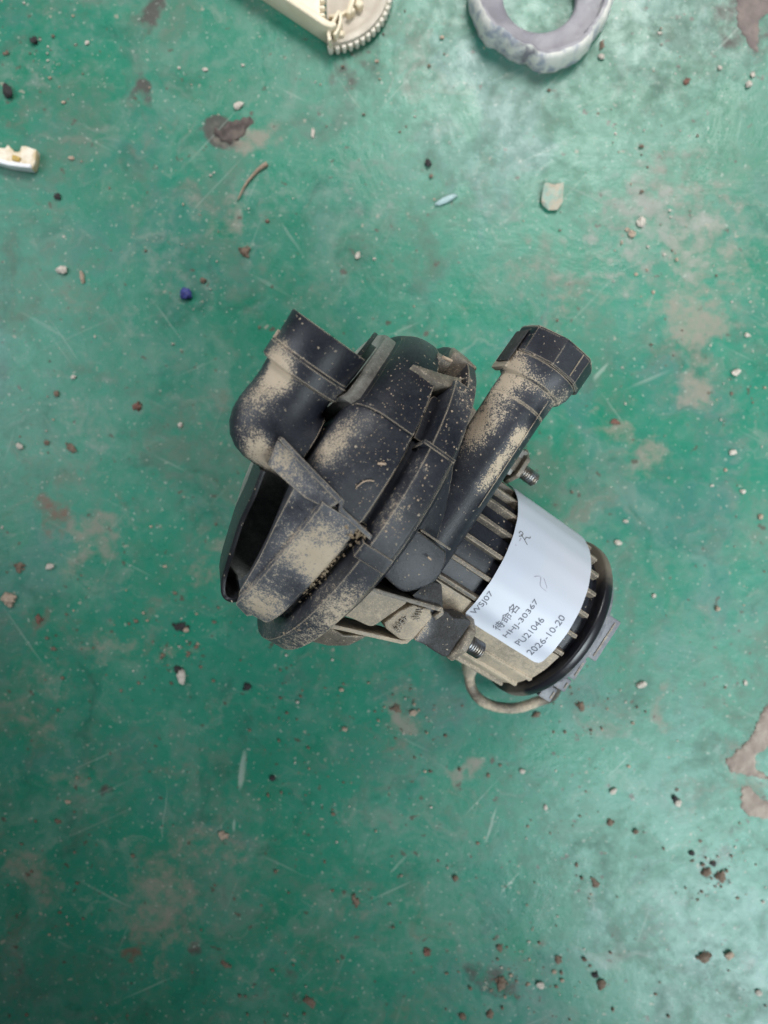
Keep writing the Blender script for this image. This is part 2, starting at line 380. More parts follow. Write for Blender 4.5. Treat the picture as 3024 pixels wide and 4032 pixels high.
    for (x0, y0, x1, y1, wd, k) in ((968, 2890, 945, 3160, 60, .6), (928, 3200, 912, 3290, 26, .5), (1985, 3120, 1880, 3370, 20, .5), (1640, 3340, 1505, 3470, 16, .4), (2080, 3400, 1920, 3560, 14, .4), (150, 2700, 90, 2760, 20, .3), (650, 3000, 640, 3400, 9, .3), (2500, 2960, 2360, 3090, 9, .4), (2420, 1400, 2300, 1520, 26, .4)):
        a_, b_ = at(x0, y0), at(x1, y1); m_ = (a_ + b_) / 2; dv = b_ - a_; an = math.atan2(dv.y, dv.x)
        q = t.n('ShaderNodeMapping'); q.vector_type = 'TEXTURE'; t.l(wco2, q.inputs[0]); q.inputs[1].default_value = m_; q.inputs[2].default_value = (0, 0, an); q.inputs[3].default_value = (dv.length / 2, wd * 0.0000643, 1)
        ln = t.n('ShaderNodeVectorMath', operation='LENGTH'); t.l(q.outputs[0], ln.inputs[0])
        mm = t.math('ADD', t.ramp(ln.outputs['Value'], 0.3, 1.05, 1, 0), t.math('MULTIPLY_ADD', t.noise(t.mapping(t.mapping(co, rot=(0, 0, -an)), scale=(14, 330, 1)), 1.0, 4, 0.7), 1.8, -1.0))
        c = t.mix(t.math('MULTIPLY', t.ramp(mm, 0.45, 0.9, 0, k), t.ramp(ln.outputs['Value'], 0.8, 1.1, 1, 0)), c, (0.36, 0.42, 0.36))
    # stuck specks, pale and brown
    c = t.mix(t.ramp(t.noise(co, 210, 2, 0.5), 0.70, 0.75, 0, 0.7), c, (0.30, 0.28, 0.22))
    c = t.mix(t.ramp(t.noise(t.mapping(co, (5, 9, 0)), 170, 3, 0.55), 0.655, 0.71, 0, 0.8), c, (0.075, 0.055, 0.042))
    c = t.mix(t.ramp(t.noise(t.mapping(co, (2, 7, 1)), 430, 2, 0.5), 0.655, 0.71, 0, 0.6), c, (0.33, 0.36, 0.31))
    t.l(c, t.p.inputs['Base Color'])
    r = t.math('ADD', t.ramp(film, 0.4, 0.75, 0.26, 0.46), t.math('MULTIPLY', t.ramp(grime, 0.45, 0.7), 0.2))
    t.l(r, t.p.inputs['Roughness']); t.p.inputs['Specular IOR Level'].default_value = 0.36
    h = t.math('ADD', t.math('MULTIPLY', mid, 1.0), t.math('ADD', t.math('MULTIPLY', fine, 0.35), t.math('MULTIPLY', gr, 0.10)))
    t.bump(h, 0.35, 0.0012)
    return t.m
M_floor = floor_mat()
bm = bmesh.new(); bmesh.ops.create_grid(bm, x_segments=60, y_segments=60, size=1.5)
me = bpy.data.meshes.new('floor'); bm.to_mesh(me); bm.free(); me.materials.append(M_floor)
floor = bpy.data.objects.new('floor', me); COL.objects.link(floor); floor['kind'] = 'structure'

# ================================================================== THE PUMP (local frame in mm: X along the motor, Y towards the pipes, Z up)
def lerp_table(tab):
    xs = [q[0] for q in tab]; ys = [q[1] for q in tab]
    return lambda a: float(np.interp(a, xs, ys))
xf = lerp_table([(-180,-30),(-120,-28),(-95,-18),(-80,-8),(-75,-10),(-70,-14),(-65,-22),(-60,-28),(-54,-30.5),(-37,-33),(-22,-36),(-8,-38.3),(5,-38),(22,-37.4),(27,-35),(45,-33),(73,-29),(110,-30),(180,-30)])
def ss(a, b, x):
    t = min(1, max(0, (x - a) / (b - a))); return t * t * (3 - 2 * t)
def r_body(x, a):
    r = 64.0; x0 = xf(a)
    if a >= -7:
        t = min(1, max(0, (x - x0) / 13.0)); r -= 8.5 * (1 - math.sqrt(max(0, 1 - (1 - t) ** 2.4)))
    if x > -14.6: r -= 3.6 * ss(-14.6, -13.6, x)
    return r
V, F = cyl_patch(xf, -0.5, -7, 180, r_body, 26, 72, 190); b1 = MB().add(V, F)
body = mk('scroll_housing', b1.v, b1.f, M_body, pump, angle=40)

def r_filter(x, a):
    r = 65.6
    if -52 < a < -9: r = 0.45 * r + 0.55 * 65.6 * math.cos(R_(21.5)) / math.cos(R_(a + 30.5))
    r -= 0.9 * ss(-28.6, -29.4, x) if x < -28.6 else 0
    if x < -29.0: r -= 1.0 + 0.22 * (-29 - x)
    if x > -15.2: r -= 4.4 * ss(-15.2, -12.2, x)
    if -76 < a < -58 and -21 < x < -11: r -= 9 * ss(-58, -61, a) * ss(-76, -73, a) if False else 7 * (1 if -73 < a < -61 else 0)
    return r
V, F = cyl_patch(xf, -0.5, -180, -7.4, r_filter, 26, 84, 190)
filt = mk('filter_housing', V, F, M_filter, pump, angle=34)

# flange ring round the drum
def r_flange(x, a):
    if x < -8.8: r = 59.8 + 8.6 * ss(-12.0, -8.8, x)
    else: r = 68.4
    if x > -0.8: r -= 0.5 * ((x + 0.8) / 0.8) ** 2
    if 49 < a < 67 and x < -4.0: r = 60.5
    return r
V, F = cyl_patch(-12.2, 0, -180, 180, r_flange, 56, 44, 360)
flange = mk('flange_ring', V, F, M_flange, pump, angle=38)
# clip blocks across the flange
for a0, a1, x0, x1, r in ((-14.8, -10.0, -11.5, 0.4, 69.0), (21.2, 22.4, -12, 0.5, 68.9)):
    V, F = cyl_patch(x0, x1, a0, a1, lambda x, a, r=r: r, 60, 6, 8)
    mk('flange_clip', V, F, M_flange, flange, bevel=0.35)

# raised end plate on the drum, with its seam
xe0 = lambda a: xf(a) + 1.2
def r_plate(x, a):
    return r_body(min(x, -15), a) + 1.0
V, F = cyl_patch(xe0, -14.9, 22.9, 74, r_plate, 60, 40, 80)
mk('end_plate', V, F, M_body, body, angle=40)
# groove filler rib that forms the Y-shaped seam, and the dusty wedge web
def cpoly(pts, r0, r1):
    """prism over a polygon given as (x, angle) on the drum"""
    v = [(x, r0 * math.sin(R_(a)), r0 * math.cos(R_(a))) for x, a in pts] + [(x, r1 * math.sin(R_(a)), r1 * math.cos(R_(a))) for x, a in pts]
    n = len(pts)
    return v, [list(range(n))[::-1], list(range(n, 2*n))] + [[i, (i+1) % n, n+(i+1) % n, n+i] for i in range(n)]
V, F = cpoly([(-25.5, 43.4), (-15.2, 43.2), (-10.2, 45.2), (-8.2, 48.4), (-4.2, 56), (-9, 51.6), (-15, 48.2)], 60, 67.2)
mk('web', V, F, M_dusthalf, flange, bevel=0.4)
V, F = cpoly([(-13.6, 24), (-13.6, 41), (-12.6, 43), (-9.8, 43.2), (-9.6, 24)], 58, 62.2)
mk('channel_floor', V, F, M_body, flange, bevel=0.5)
V, F = cpoly([(-16, 60), (-16, 63.5), (-10, 64.5), (-10, 61)], 58, 66.0)
mk('latch_tab', V, F, M_dusthalf, flange, bevel=0.4)
V, F = cpoly([(-10.5, 66), (-9.5, 76), (-1, 80), (0.6, 70), (0.4, 66)], 56, 69.2)
mk('hook', V, F, M_dusthalf, flange, bevel=0.9, seg=3)

# front cover seen between spout and drum, and its lip
xc = lambda a: xf(a) - 4.0
V, F = cyl_patch(xc, lambda a: xf(a) + 3, 23.5, 150, lambda x, a: 57.6 - (0.9 * (1 - (x - xc(a)) / 1.2) if x - xc(a) < 1.2 else 0), 8, 14, 120)
cover = mk('front_cover', V, F, M_greyed, pump, angle=40)
V, F = cyl_patch(lambda a: xf(a) - 8.6, lambda a: xf(a) - 7.0, 40, 71, lambda x, a: 56.5, 40, 4, 50)
mk('cover_lip', V, F, M_dark, cover, bevel=0.3)
V, F = cyl_patch(lambda a: xf(a) - 7.2, lambda a: xf(a) - 4.7, 34, 72, lambda x, a: 52, 38, 4, 50)
mk('cover_groove', V, F, M_dark, cover)

# divider fin between drum and filter housing
fin = [(-50.0, 1.0), (-40, -1.6), (-24.0, -5.2), (-23.0, -7.4), (-5.4, -10.4)]
def strip(path, thick, z0, z1):
    P = [np.array(p, float) for p in path]; L = []; Rr = []
    for i in range(len(P)):
        t = P[min(i+1, len(P)-1)] - P[max(i-1, 0)]; t /= np.linalg.norm(t); n = np.array([-t[1], t[0]])
        th = thick[i] if hasattr(thick, '__len__') else thick
        L.append(P[i] + n * th / 2); Rr.append(P[i] - n * th / 2)
    n = len(P); za = z0 if hasattr(z0, '__len__') else [z0] * n; zb = z1 if hasattr(z1, '__len__') else [z1] * n
    V = [(*L[i], za[i]) for i in range(n)] + [(*Rr[i], za[i]) for i in range(n)] + [(*L[i], zb[i]) for i in range(n)] + [(*Rr[i], zb[i]) for i in range(n)]
    F = []
    for i in range(n - 1):
        F += [[i, i+1, n+i+1, n+i], [2*n+i, 3*n+i, 3*n+i+1, 2*n+i+1], [i, 2*n+i, 2*n+i+1, i+1], [n+i, n+i+1, 3*n+i+1, 3*n+i]]
    F += [[0, n, 3*n, 2*n], [n-1, 3*n-1, 4*n-1, 2*n-1][::1]]
    F[-1] = [n-1, 2*n-1, 4*n-1, 3*n-1]
    return V, F
V, F = strip(fin, [1.4, 1.7, 1.9, 1.7, 1.6], [44, 50, 54, 54, 56], [61.5, 64.6, 66.3, 66.2, 66.4])
mk('divider_fin', V, F, M_filter, filt, bevel=0.45)
V, F = prism([(-50, 0.2), (-40, -2.0), (-24.4, -5.8), (-26, -9.6), (-34, -10.4), (-40, -9.6), (-48, -8.4)], 30, [57, 62, 65.6, 64.4, 63.2, 61, 56.5])
mk('filter_neck', V, F, M_filter, filt, bevel=0.7)
# air scoop (the dark pocket) at the lower left
rim = [(-47.8, -10.7, 50), (-45.5, -20, 47), (-43.6, -29.4, 42), (-40, -41, 37), (-36.8, -50, 31), (-34.4, -55, 30), (-32.0, -57.0, 30), (-29.6, -56.0, 32.5), (-28.4, -53.4, 35)]
rp = smooth_path(rim, 6); 
V, F = strip([p[:2] for p in rp], 1.7, [p[2] - 34 for p in rp], [p[2] for p in rp])
mk('scoop_wall', V, F, M_dark, filt, bevel=0.3, angle=50)
V, F = prism([(-48, -9), (-46, -20), (-41, -38), (-36, -52), (-31, -57), (-26, -54), (-24, -40), (-26, -10)], -6, [14, 12, 6, 2, 0, 2, 6, 14])
mk('scoop_floor', V, F, M_greyed, filt)

# intake elbow: spout, collar, bend, horizontal tube
Ya = np.array([0, math.cos(R_(9)), math.sin(R_(9))]); Xa = np.array([1., 0, 0]); Za = np.cross(Xa, Ya); 
base0 = np.array([-53.4, 16.6, 42.0])
def on_pipe(y): return base0 + Ya * ((y - 16.6) / Ya[1])
PR = [];  # bend
def shape_s(phi): return 1 + 0.25 * math.sin(2 * phi) ** 2
pts = []; ax = []; ay = []; rad = []
for y in (23, 19.5): pts.append(on_pipe(y)); ax.append(Xa); ay.append(Za); rad.append(12.5)
piv = np.array([-39.8, 16.0, 41.8])
for phi in np.linspace(0, 90, 13):
    c, s_ = math.cos(R_(phi)), math.sin(R_(phi)); q = shape_s(R_(phi))
    dirv = np.array([-c, -s_, 0]); pts.append(piv + dirv * 13.2 * q); ax.append(-dirv); ay.append(np.array([0, 0, 1.]) * (1 - phi/90) + np.array([0,0,1.]) * (phi/90)); rad.append((12.6 * q, 12.6))
for x, z, r in ((-38.6, 40.5, 11.2), (-37.6, 39.0, 10.0), (-33, 38.0, 10.0)): pts.append((x, 2.4, z)); ax.append((0, 1, 0)); ay.append((0, 0, 1)); rad.append(r)
V, F = rings(pts, ax, ay, rad, 48)
elbow = mk('intake_elbow', V, F, M_elbow, pump, angle=40)
prof = [(21.0, 12.4), (21.3, 14.2), (21.9, 14.7), (26.6, 14.7), (27.2, 14.2), (27.6, 13.8), (28.2, 13.9), (38.0, 14.25), (38.3, 14.1), (38.3, 12.3), (24, 12.0)]
V, F = rings([on_pipe(y) for y, r in prof], [Xa] * len(prof), [Za] * len(prof), [r for y, r in prof], 64)
spout = mk('intake_spout', V, F, M_elbow, elbow, angle=30)
V, F = box((-67.4, 28.6, 44), (0.7, 1.6, 1.2)); mk('spout_nub', V, F, M_beige, elbow, bevel=0.3)
# strengthening web under the elbow towards the drum
V, F = prism([(-52, 10), (-38, 12), (-38, -6), (-50, -8)], 20, 38); mk('elbow_web', V, F, M_dark, elbow, bevel=0.5)

# mud packed in the corner between elbow, fin and drum
mb = MB()
for i in range(420):
    x = random.uniform(-46.5, -37.5); y = random.uniform(-1, 12); z = 41.4 + math.sqrt(max(0.1, 12.4 ** 2 - (y - 2.4) ** 2)) - max(0, (x + 41) * 1.6) - 0.4
    if noise.noise(Vector((x * .4, y * .4, 3))) < -0.08: continue
    r = random.uniform(0.15, 0.62) * random.uniform(.6, 1.2); v, f = lump(r, random.random() * 50, 0.5, 0.8, 1); mb.add([(a+x, b+y, c+z) for a, b, c in v], f)
mk('packed_mud', mb.v, mb.f, M_mud, body, smooth=False)['kind'] = 'stuff'
# caked mud patches on the filter housing and along the fin
mb = MB()
for (x, a, r, n, sp) in ((-13.6, -10.4, 65.4, 16, (2.0, 1.3)), (-9.6, -10.6, 66.2, 10, (1.4, 1.0)), (-17.5, -9.2, 65.2, 12, (2.4, 0.9)), (-14.2, -26, 62.2, 24, (1.3, 6)), (-13.4, -35, 61.6, 10, (1.2, 4)), (-7.2, -48, 68.2, 8, (1.4, 4))):
    for i in range(int(n * 2.4)):
        xx = x + random.gauss(0, sp[0]); aa = a + random.gauss(0, sp[1]); rr = random.uniform(0.2, 0.62)
        v, f = lump(rr, random.random() * 50, 0.6, 0.5, 1); ca, sa = math.cos(R_(aa)), math.sin(R_(aa))
        mb.add([(xx + p[0], (r + p[2] - 0.2) * sa + p[1] * ca, (r + p[2] - 0.2) * ca - p[1] * sa) for p in v], f)
mk('mud_crust', mb.v, mb.f, M_mud, filt, smooth=False)['kind'] = 'stuff'

# rear cover behind the flange
pr = [(-0.4, 64), (2.2, 63.2), (5, 58), (9, 47), (12, 40), (14, 36)]
V, F = rings([(x, 0, 0) for x, r in pr], [(0, 1, 0)] * len(pr), [(0, 0, 1)] * len(pr), [r for x, r in pr], 96)
mk('rear_cover', V, F, M_body, pump, angle=40)

# ---- outlet pipe
PX, PZ = 16.6, 40.0
def outlet_ring(y, r): return (PX, y, PZ), r
prof = [(-14, 10.2), (0, 10.6), (57, 10.9), (57.2, 10.75), (57.6, 10.75), (57.8, 10.95), (65.2, 11.1), (66.0, 12.4), (69.0, 13.6), (72.6, 13.9), (73.2, 13.0)]
V, F = rings([(PX + 0.9 * ss(60, 72, y), y, PZ) for y, r in prof], [(1, 0, 0)] * len(prof), [(0, 0, 1)] * len(prof), [r for y, r in prof], 72)
outlet = mk('outlet_pipe', V, F, M_pipe, pump, angle=30)
def octo(t):
    k = math.pi / 4; tt = (t - math.pi / 8 + 0.12) % k - k / 2
    return 0.72 * (math.cos(k / 2) / math.cos(tt)) * 1.055 + 0.28
prof = [(72.8, 12.6), (73.0, 14.0), (73.6, 14.4), (82.8, 14.6), (83.6, 14.3), (83.6, 12.0), (74, 12)]
V, F = rings([(PX + 1.4, y, PZ) for y, r in prof], [(1, 0, 0)] * len(prof), [(0, 0, 1)] * len(prof), [r for y, r in prof], 96, shape=octo)
cuff = mk('outlet_cuff', V, F, M_pipe, outlet, angle=18)
# hose clip on the side of the cuff
V, F = prism([(3.6, 66), (6.2, 66), (6.2, 78), (4.2, 79.6)], 30, 43); clip = mk('hose_clip', V, F, M_beige, outlet, bevel=0.6)
V, F = prism([(2.7, 68), (3.3, 68), (3.7, 81.0), (3.2, 81.2)], 34, 44.5); mk('clip_blade', V, F, M_rubber, clip, bevel=0.2)
# mould line along the pipe
V, F = box((22.2, 42, PZ + 9.35), (0.16, 23, 0.35)); mk('mould_line', V, F, M_pipe, outlet, bevel=0.1)
V, F = box((22.0, 78.4, PZ + 13.9), (0.18, 4.4, 0.3)); mk('mould_line', V, F, M_pipe, outlet, bevel=0.1)

# outlet block with rounded tongue end, and the triangular web
blk = [(0.5, 1.0), (18.9, -0.2), (20.9, -3.4), (22.0, -7.0), (22.2, -10.5), (20.6, -13.8), (18.2, -16.8), (16.2, -18.8), (14.4, -19.8), (12.2, -20.0), (9.0, -19.6), (5.5, -18.8), (0.5, -18.6)]
V, F = prism(blk, 30, [57.0 - 0.012 * (y + 4) ** 2 - 0.012 * max(0, x - 8) ** 2 for x, y in blk])
mk('outlet_block', V, F, M_pipe, outlet, bevel=0.8, seg=3)
V, F = prism([(0.4, 1), (15.5, 1), (12, 12), (7, 22), (0.4, 32)], 34, [55.0, 50.6, 50.6, 51.8, 55.5])
mk('outlet_web', V, F, M_body, outlet, bevel=0.4)
V, F = prism([(0.4, 1), (7.5, 1), (5.2, 14), (3.2, 27), (0.4, 34)], 34, [57.5, 56.2, 56.2, 56.6, 58])
mk('outlet_step', V, F, M_body, outlet, bevel=0.4)

mk('catch_notch', *box((3.4, -9.5, 56.9), (1.0, 1.6, 0.35)), M_dark, outlet, bevel=0.15)
mk('block_lip', *box((12.5, 1.1, 56.6), (6.4, 0.35, 0.6)), M_pipe, outlet, bevel=0.2)
# ---- motor
pr = [(4, 35.0), (60, 34.6), (92.5, 34.2), (92.7, 33), (97, 33)]
V, F = rings([(x, 0, 0) for x, r in pr], [(0, 1, 0)] * len(pr), [(0, 0, 1)] * len(pr), [r for x, r in pr], 120)
motor = mk('motor_case', V, F, M_motor, pump, angle=40)
def rib_mesh(a, x0=12, x1=92.8, w=1.7, h=2.7, mat=M_rib, r0=34.0):
    v = []
    for x, r in ((x0, 35.3), (x1, 34.6)):
        for s, rr in ((-w/2 - 0.25, r0), (w/2 + 0.25, r0), (w/2, r + h), (-w/2, r + h)):
            ca, sa = math.cos(R_(a)), math.sin(R_(a))
            v.append((x, rr * sa + s * ca, rr * ca - s * sa))
    f = [[0, 1, 2, 3][::-1], [4, 5, 6, 7], [0, 4, 5, 1], [1, 5, 6, 2], [2, 6, 7, 3], [3, 7, 4, 0]]
    return mk('rib', v, f, mat, motor, bevel=0.3)
for a in (-88, -74, -58, -43.5, -14.3, -0.5, 14.2, 29.2, 44, 59, 74, 89): rib_mesh(a)
# flat land between the ribs on the lower side, caked with dust
V, F = cyl_patch(26, 92.6, -42, -17, lambda x, a: 37.3 - (x - 26) * 0.015 + 0.08 * math.sin(x * 1.3) * math.sin(a * 0.6), 33, 60, 26)
mk('motor_land', V, F, M_beige, motor, angle=40)
V, F = cyl_patch(30, 92.6, -57, -45.5, lambda x, a: 36.8 - (x - 30) * 0.015, 33, 10, 12)
mk('motor_land', V, F, M_beige, motor, angle=40)
V, F = cyl_patch(30, 92.6, -73, -60, lambda x, a: 36.6 - (x - 30) * 0.015, 33, 10, 12)
mk('motor_land', V, F, M_beige, motor, angle=40)

# end ring
pr = [(95.8, 33.5), (95.8, 37.7), (96.1, 38.2), (96.9, 38.4), (99.6, 38.3), (100.4, 37.7), (100.7, 36.6), (100.7, 33)]
V, F = rings([(x, 0, 0) for x, r in pr], [(0, 1, 0)] * len(pr), [(0, 0, 1)] * len(pr), [r for x, r in pr], 140)
endring = mk('end_ring', V, F, M_ring, pump, angle=50)
pr = [(101.5, 34.5), (104.5, 34.2), (105, 33.5), (105, 10)]
V, F = rings([(x, 0, 0) for x, r in pr], [(0, 1, 0)] * len(pr), [(0, 0, 1)] * len(pr), [r for x, r in pr], 100)
endcap = mk('end_cap', V, F, M_tabs, pump, angle=40)
for (y0, y1, x1, z) in ((-4.6, 14.8, 111.2, 31.0), (-15.8, -6.2, 108.6, 29.5), (-22.4, -16.6, 108.6, 28.2), (-29.6, -23.2, 108.4, 24.0)):
    tb = mk('end_tab', *box(((101.8 + x1) / 2, (y0 + y1) / 2, z - 7), ((x1 - 101.8) / 2, (y1 - y0) / 2, 7)), M_tabs, endcap, bevel=0.5)
    mk('slot', *box(((106.0 + x1) / 2, (y0 + y1) / 2, z + 0.12), (0.35, (y1 - y0) / 2 - 1.6, 0.2)), M_dusthalf, tb)

# cable loop under the motor
path = smooth_path([(84, -31, -8), (89, -37.5, -16), (95, -42, -24), (101, -48.4, -24.5), (108, -51.0, -22), (116, -49.3, -19.5), (124, -44.2, -17), (130, -36.4, -15), (133, -29.5, -12), (126, -22, -8), (104, -16, -6)], 6)
cb = mk('cable', *tube(path, 2.5, 16), M_cable, pump, angle=60)
mk('cable_boot', *tube([(84, -33, -9), (90, -38.5, -17), (95.5, -42.6, -24)], [4.6, 4.2, 3.2], 16), M_beige, cb, angle=60)
V, F = prism([(80, -33), (95, -38.8), (107, -38.6), (109, -34), (96, -26), (82, -26)], -22, -10)
mk('cable_bracket', V, F, M_dusthalf, cb, bevel=0.8)

# ---- mounting lugs: rubber buffer, clip, stud
def stud(x0, x1, y, z, r, par, n=9):
    prf = [(x0, r * 0.86)]
    st = (x1 - x0) / n
    for i in range(n):
        prf += [(x0 + st * (i + .12), r * 0.86), (x0 + st * (i + .45), r), (x0 + st * (i + .6), r), (x0 + st * (i + .95), r * 0.86)]
    prf.append((x1 + 0.4, r * 0.7))
    V, F = rings([(x, y, z) for x, q in prf], [(0, 1, 0)] * len(prf), [(0, 0, 1)] * len(prf), [q for x, q in prf], 28)
    return mk('threaded_stud', V, F, M_steel, par, angle=25)
tong = [(1.0, -26.6), (5.6, -26.0), (19.3, -22.3), (19.9, -23.4), (18.4, -27.6), (17.2, -32.5), (16.4, -35.6), (15.6, -37.2), (14.2, -37.8), (9, -38.2), (1.0, -39.5)]
lug = mk('mount_bracket', *prism(tong, 40, [49.5, 49, 48.2, 48, 47, 45, 44, 43.4, 43.2, 43.4, 44]), M_beige, pump, bevel=0.7, seg=3)
V, F = strip([(1, -26.0), (7, -24.7), (20, -21.5), (32.3, -18.5), (32.9, -19.6), (31.9, -22.4)], 1.6, 36, [51, 51, 50.2, 49, 49, 48.6]); mk('bracket_wall', V, F, M_dusthalf, lug, bevel=0.35)
V, F = strip([(1, -45.2), (7.4, -43.2), (18, -40.2), (29.6, -36.9), (31.0, -36.0), (31.6, -33.8)], 1.6, 28, [43, 42.6, 42, 41, 41, 41]); mk('bracket_wall', V, F, M_beige, lug, bevel=0.35)
V, F = prism([(0.5, -46.4), (10.5, -46), (18.6, -42), (17.6, -45.5), (16.0, -49.5), (10.2, -54), (0.5, -57)], 26, [36.5, 37, 37, 35, 33, 30, 28]); mk('bracket_tongue', V, F, M_dusthalf, lug, bevel=0.8, seg=3)
# clip body inside the bracket and rubber buffer
cbd = [(18.4, -33.9), (20.0, -27), (22.6, -22.6), (29.5, -20.8), (32, -22.6), (33, -30), (31.0, -34.4), (28, -36.2), (20.4, -35.4)]
rub = mk('rubber_mount', *prism(cbd, 30, [44.4, 46, 47, 47, 46.4, 45, 43.8, 42.5, 43]), M_beige, pump, bevel=0.8, seg=3)
rbd = [(31.0, -20.3), (36, -18.3), (40.0, -19.2), (43.2, -17.2), (46.5, -16.6), (47.8, -17.6), (48.0, -32.2), (46.6, -33.6), (41.7, -33.4), (36, -33.0), (31.5, -33.6)]
mk('rubber_block', *prism(rbd, 26, [47, 45.5, 45, 45.4, 44, 43, 42, 42, 43.6, 44.6, 45]), M_rubber, rub, bevel=1.4, seg=3)
V, F = prism([(22, -12), (27.5, -10.8), (33.4, -17.8), (32, -22), (20, -20)], 34, [48.5, 47.5, 46.8, 46.4, 48]); mk('rubber_neck', V, F, M_rubber, rub, bevel=0.8)
V, F = rings([(48.2, -25.2, 36), (49.0, -25.2, 36), (51.4, -25.2, 36), (51.9, -25.2, 36)], [(0, 1, 0)] * 4, [(0, 0, 1)] * 4, [8.6, 9.3, 9.3, 8.6], 7)
mk('washer_plate', V, F, M_dusthalf, rub, bevel=0.3)
stud(51.4, 60.4, -24.9, 37.4, 3.5, rub)
# second lug behind the outlet pipe
lug2 = mk('mount_bracket', *prism([(2, 36), (38, 38), (40, 52), (2, 56)], -10, 8), M_dusthalf, pump, bevel=0.8)
V, F = rings([(40, 46.5, 2), (44.6, 46.5, 2), (45, 46.5, 2), (46.8, 46.5, 2), (47.2, 46.5, 2)], [(0, 1, 0)] * 5, [(0, 0, 1)] * 5, [6.0, 6.0, 8.6, 8.6, 8.0], 6)
mk('washer_plate', V, F, M_dusthalf, lug2, bevel=0.4)
stud(46.8, 57.0, 46.4, 2, 3.2, lug2)
mk('lug_arm', *prism([(36, 40), (44, 41), (45.6, 53.6), (36, 52)], 0, 7), M_greyed, lug2, bevel=0.6)

# ---- writing
def text_mesh(s):
    cu = bpy.data.curves.new('lettering', 'FONT'); cu.body = s; cu.size = 1.0; cu.resolution_u = 4; cu.offset = 0.0
    ob = bpy.data.objects.new('lettering', cu); COL.objects.link(ob)
    dg = bpy.context.evaluated_depsgraph_get(); dg.update(); ev = ob.evaluated_get(dg); me = bpy.data.meshes.new_from_object(ev)
    V = np.array([v.co[:2] for v in me.vertices]) if len(me.vertices) else np.zeros((0, 2)); F = [list(p.vertices) for p in me.polygons]
    bpy.data.objects.remove(ob); bpy.data.curves.remove(cu); bpy.data.meshes.remove(me)
    if len(V):
        V -= V.min(0); V /= V.max(0)
    return V, F

# label: curved sheet on the ribs
RS = 38.25
def sticker():
    xs0, xs1, a0, a1, cr = 47.0, 87.0, -27.2, 92.0, 3.0
    la = (a1 - a0) * math.pi / 180 * RS
    nx, na = 36, 150; outer = []; V = []; F = []
    def pt(x, s, lift):
        a = a0 + s / RS * 180 / math.pi
        t = min(s, 14) / 14
        r = RS + lift + 0.17 * math.cos(R_(a - 14.3) * 24.0) * (0.45 + 0.55 * (1 - t)) + 0.05 * math.sin(x * .5 + a * .1)
        if s < 5: r += 0.5 * (1 - s / 5) ** 2
        return (x, r * math.sin(R_(a)), r * math.cos(R_(a)))
    idx = {}
    for layer, lift in ((0, 0.12), (1, 0.0)):
        for j in range(na + 1):
            s = la * j / na
            e = min(s, la - s); inset = cr - math.sqrt(max(0, cr * cr - (cr - e) ** 2)) if e < cr else 0
            skew = 0.8 * (1 - s / la)
            for i in range(nx + 1):
                x = xs0 + inset + (xs1 - xs0 - 2 * inset) * i / nx + skew * 0.6
                idx[layer, j, i] = len(V); V.append(pt(x, s, lift))
    for j in range(na):
        for i in range(nx):
            F.append([idx[0, j, i], idx[0, j, i+1], idx[0, j+1, i+1], idx[0, j+1, i]])
            F.append([idx[1, j, i], idx[1, j+1, i], idx[1, j+1, i+1], idx[1, j, i+1]])
        for i in (0, nx): F.append([idx[0, j, i], idx[0, j+1, i], idx[1, j+1, i], idx[1, j, i]])
    for j in (0, na):
        for i in range(nx): F.append([idx[0, j, i], idx[1, j, i], idx[1, j, i+1], idx[0, j, i+1]])
    return V, F
V, F = sticker()
paper = mk('paper_label', V, F, M_paper, pump, angle=60)
paper['label'] = 'white paper label with printed lines wrapped over the motor ribs'
def surf_r(x, a):
    s = (a + 27.2) * math.pi / 180 * RS; t = min(s, 14) / 14
    r = RS + 0.12 + 0.17 * math.cos(R_(a - 14.3) * 24.0) * (0.45 + 0.55 * (1 - t)) + 0.05 * math.sin(x * .5 + a * .1)
    if s < 5: r += 0.5 * (1 - s / 5) ** 2
    return r + 0.15
def on_label(p2):  # (x, angle) -> point
    x, a = p2; r = surf_r(x, a); return (x, r * math.sin(R_(a)), r * math.cos(R_(a)))
for s, xm, aa, ab, h, xs in (('WSJ07', 50.3, -22.3, -5.4, 3.0, 0.5), ('待命名', 61.8, -23.0, -4.2, 4.0, 0.4), ('HHJ-30367', 67.8, -23.8, 4.9, 2.9, 1.2), ('PU21046', 73.9, -23.6, -2.3, 2.9, 1.1), ('2026-10-20', 80.9, -24.8, 5.5, 2.9, 1.6)):
    V, F = text_mesh(s)
    W = [on_label((xm - (y - 0.5) * h + (x - 0.5) * xs, aa + (ab - aa) * x)) for x, y in V]
    o = mk('printed_line', W, F, M_ink, paper, smooth=False)
def pen(strokes, w, mat, name):
    mb = MB()
    for st in strokes:
        q = smooth_path([np.array((x, a)) for x, a in st], 5); pts = [on_label(tuple(p)) for p in q]
        v, f = tube(pts, w, 6); mb.add(v, f)
    return mk(name, mb.v, mb.f, mat, paper)
pen([[(49.4, 33.2), (50.0, 35.2), (51.2, 35.0), (51.0, 32.8), (49.8, 31.5)], [(50.4, 33.6), (52.4, 31.8), (54.4, 29.8)], [(52.6, 31.8), (53.4, 34.0), (54.6, 34.6), (55.0, 36.0)]], 0.13, M_pen, 'pen_mark')
pen([[(62.5, 15.5), (65, 17.5), (66.5, 13.0), (70, 12.2)], [(66.6, 18.0), (69.6, 14.0)]], 0.10, M_pen2, 'pen_mark')
pen([[(49.6, 25.6), (49.9, 25.0)], [(51.0, 31.0), (50.6, 28.8)]], 0.10, M_pen2, 'pen_mark')

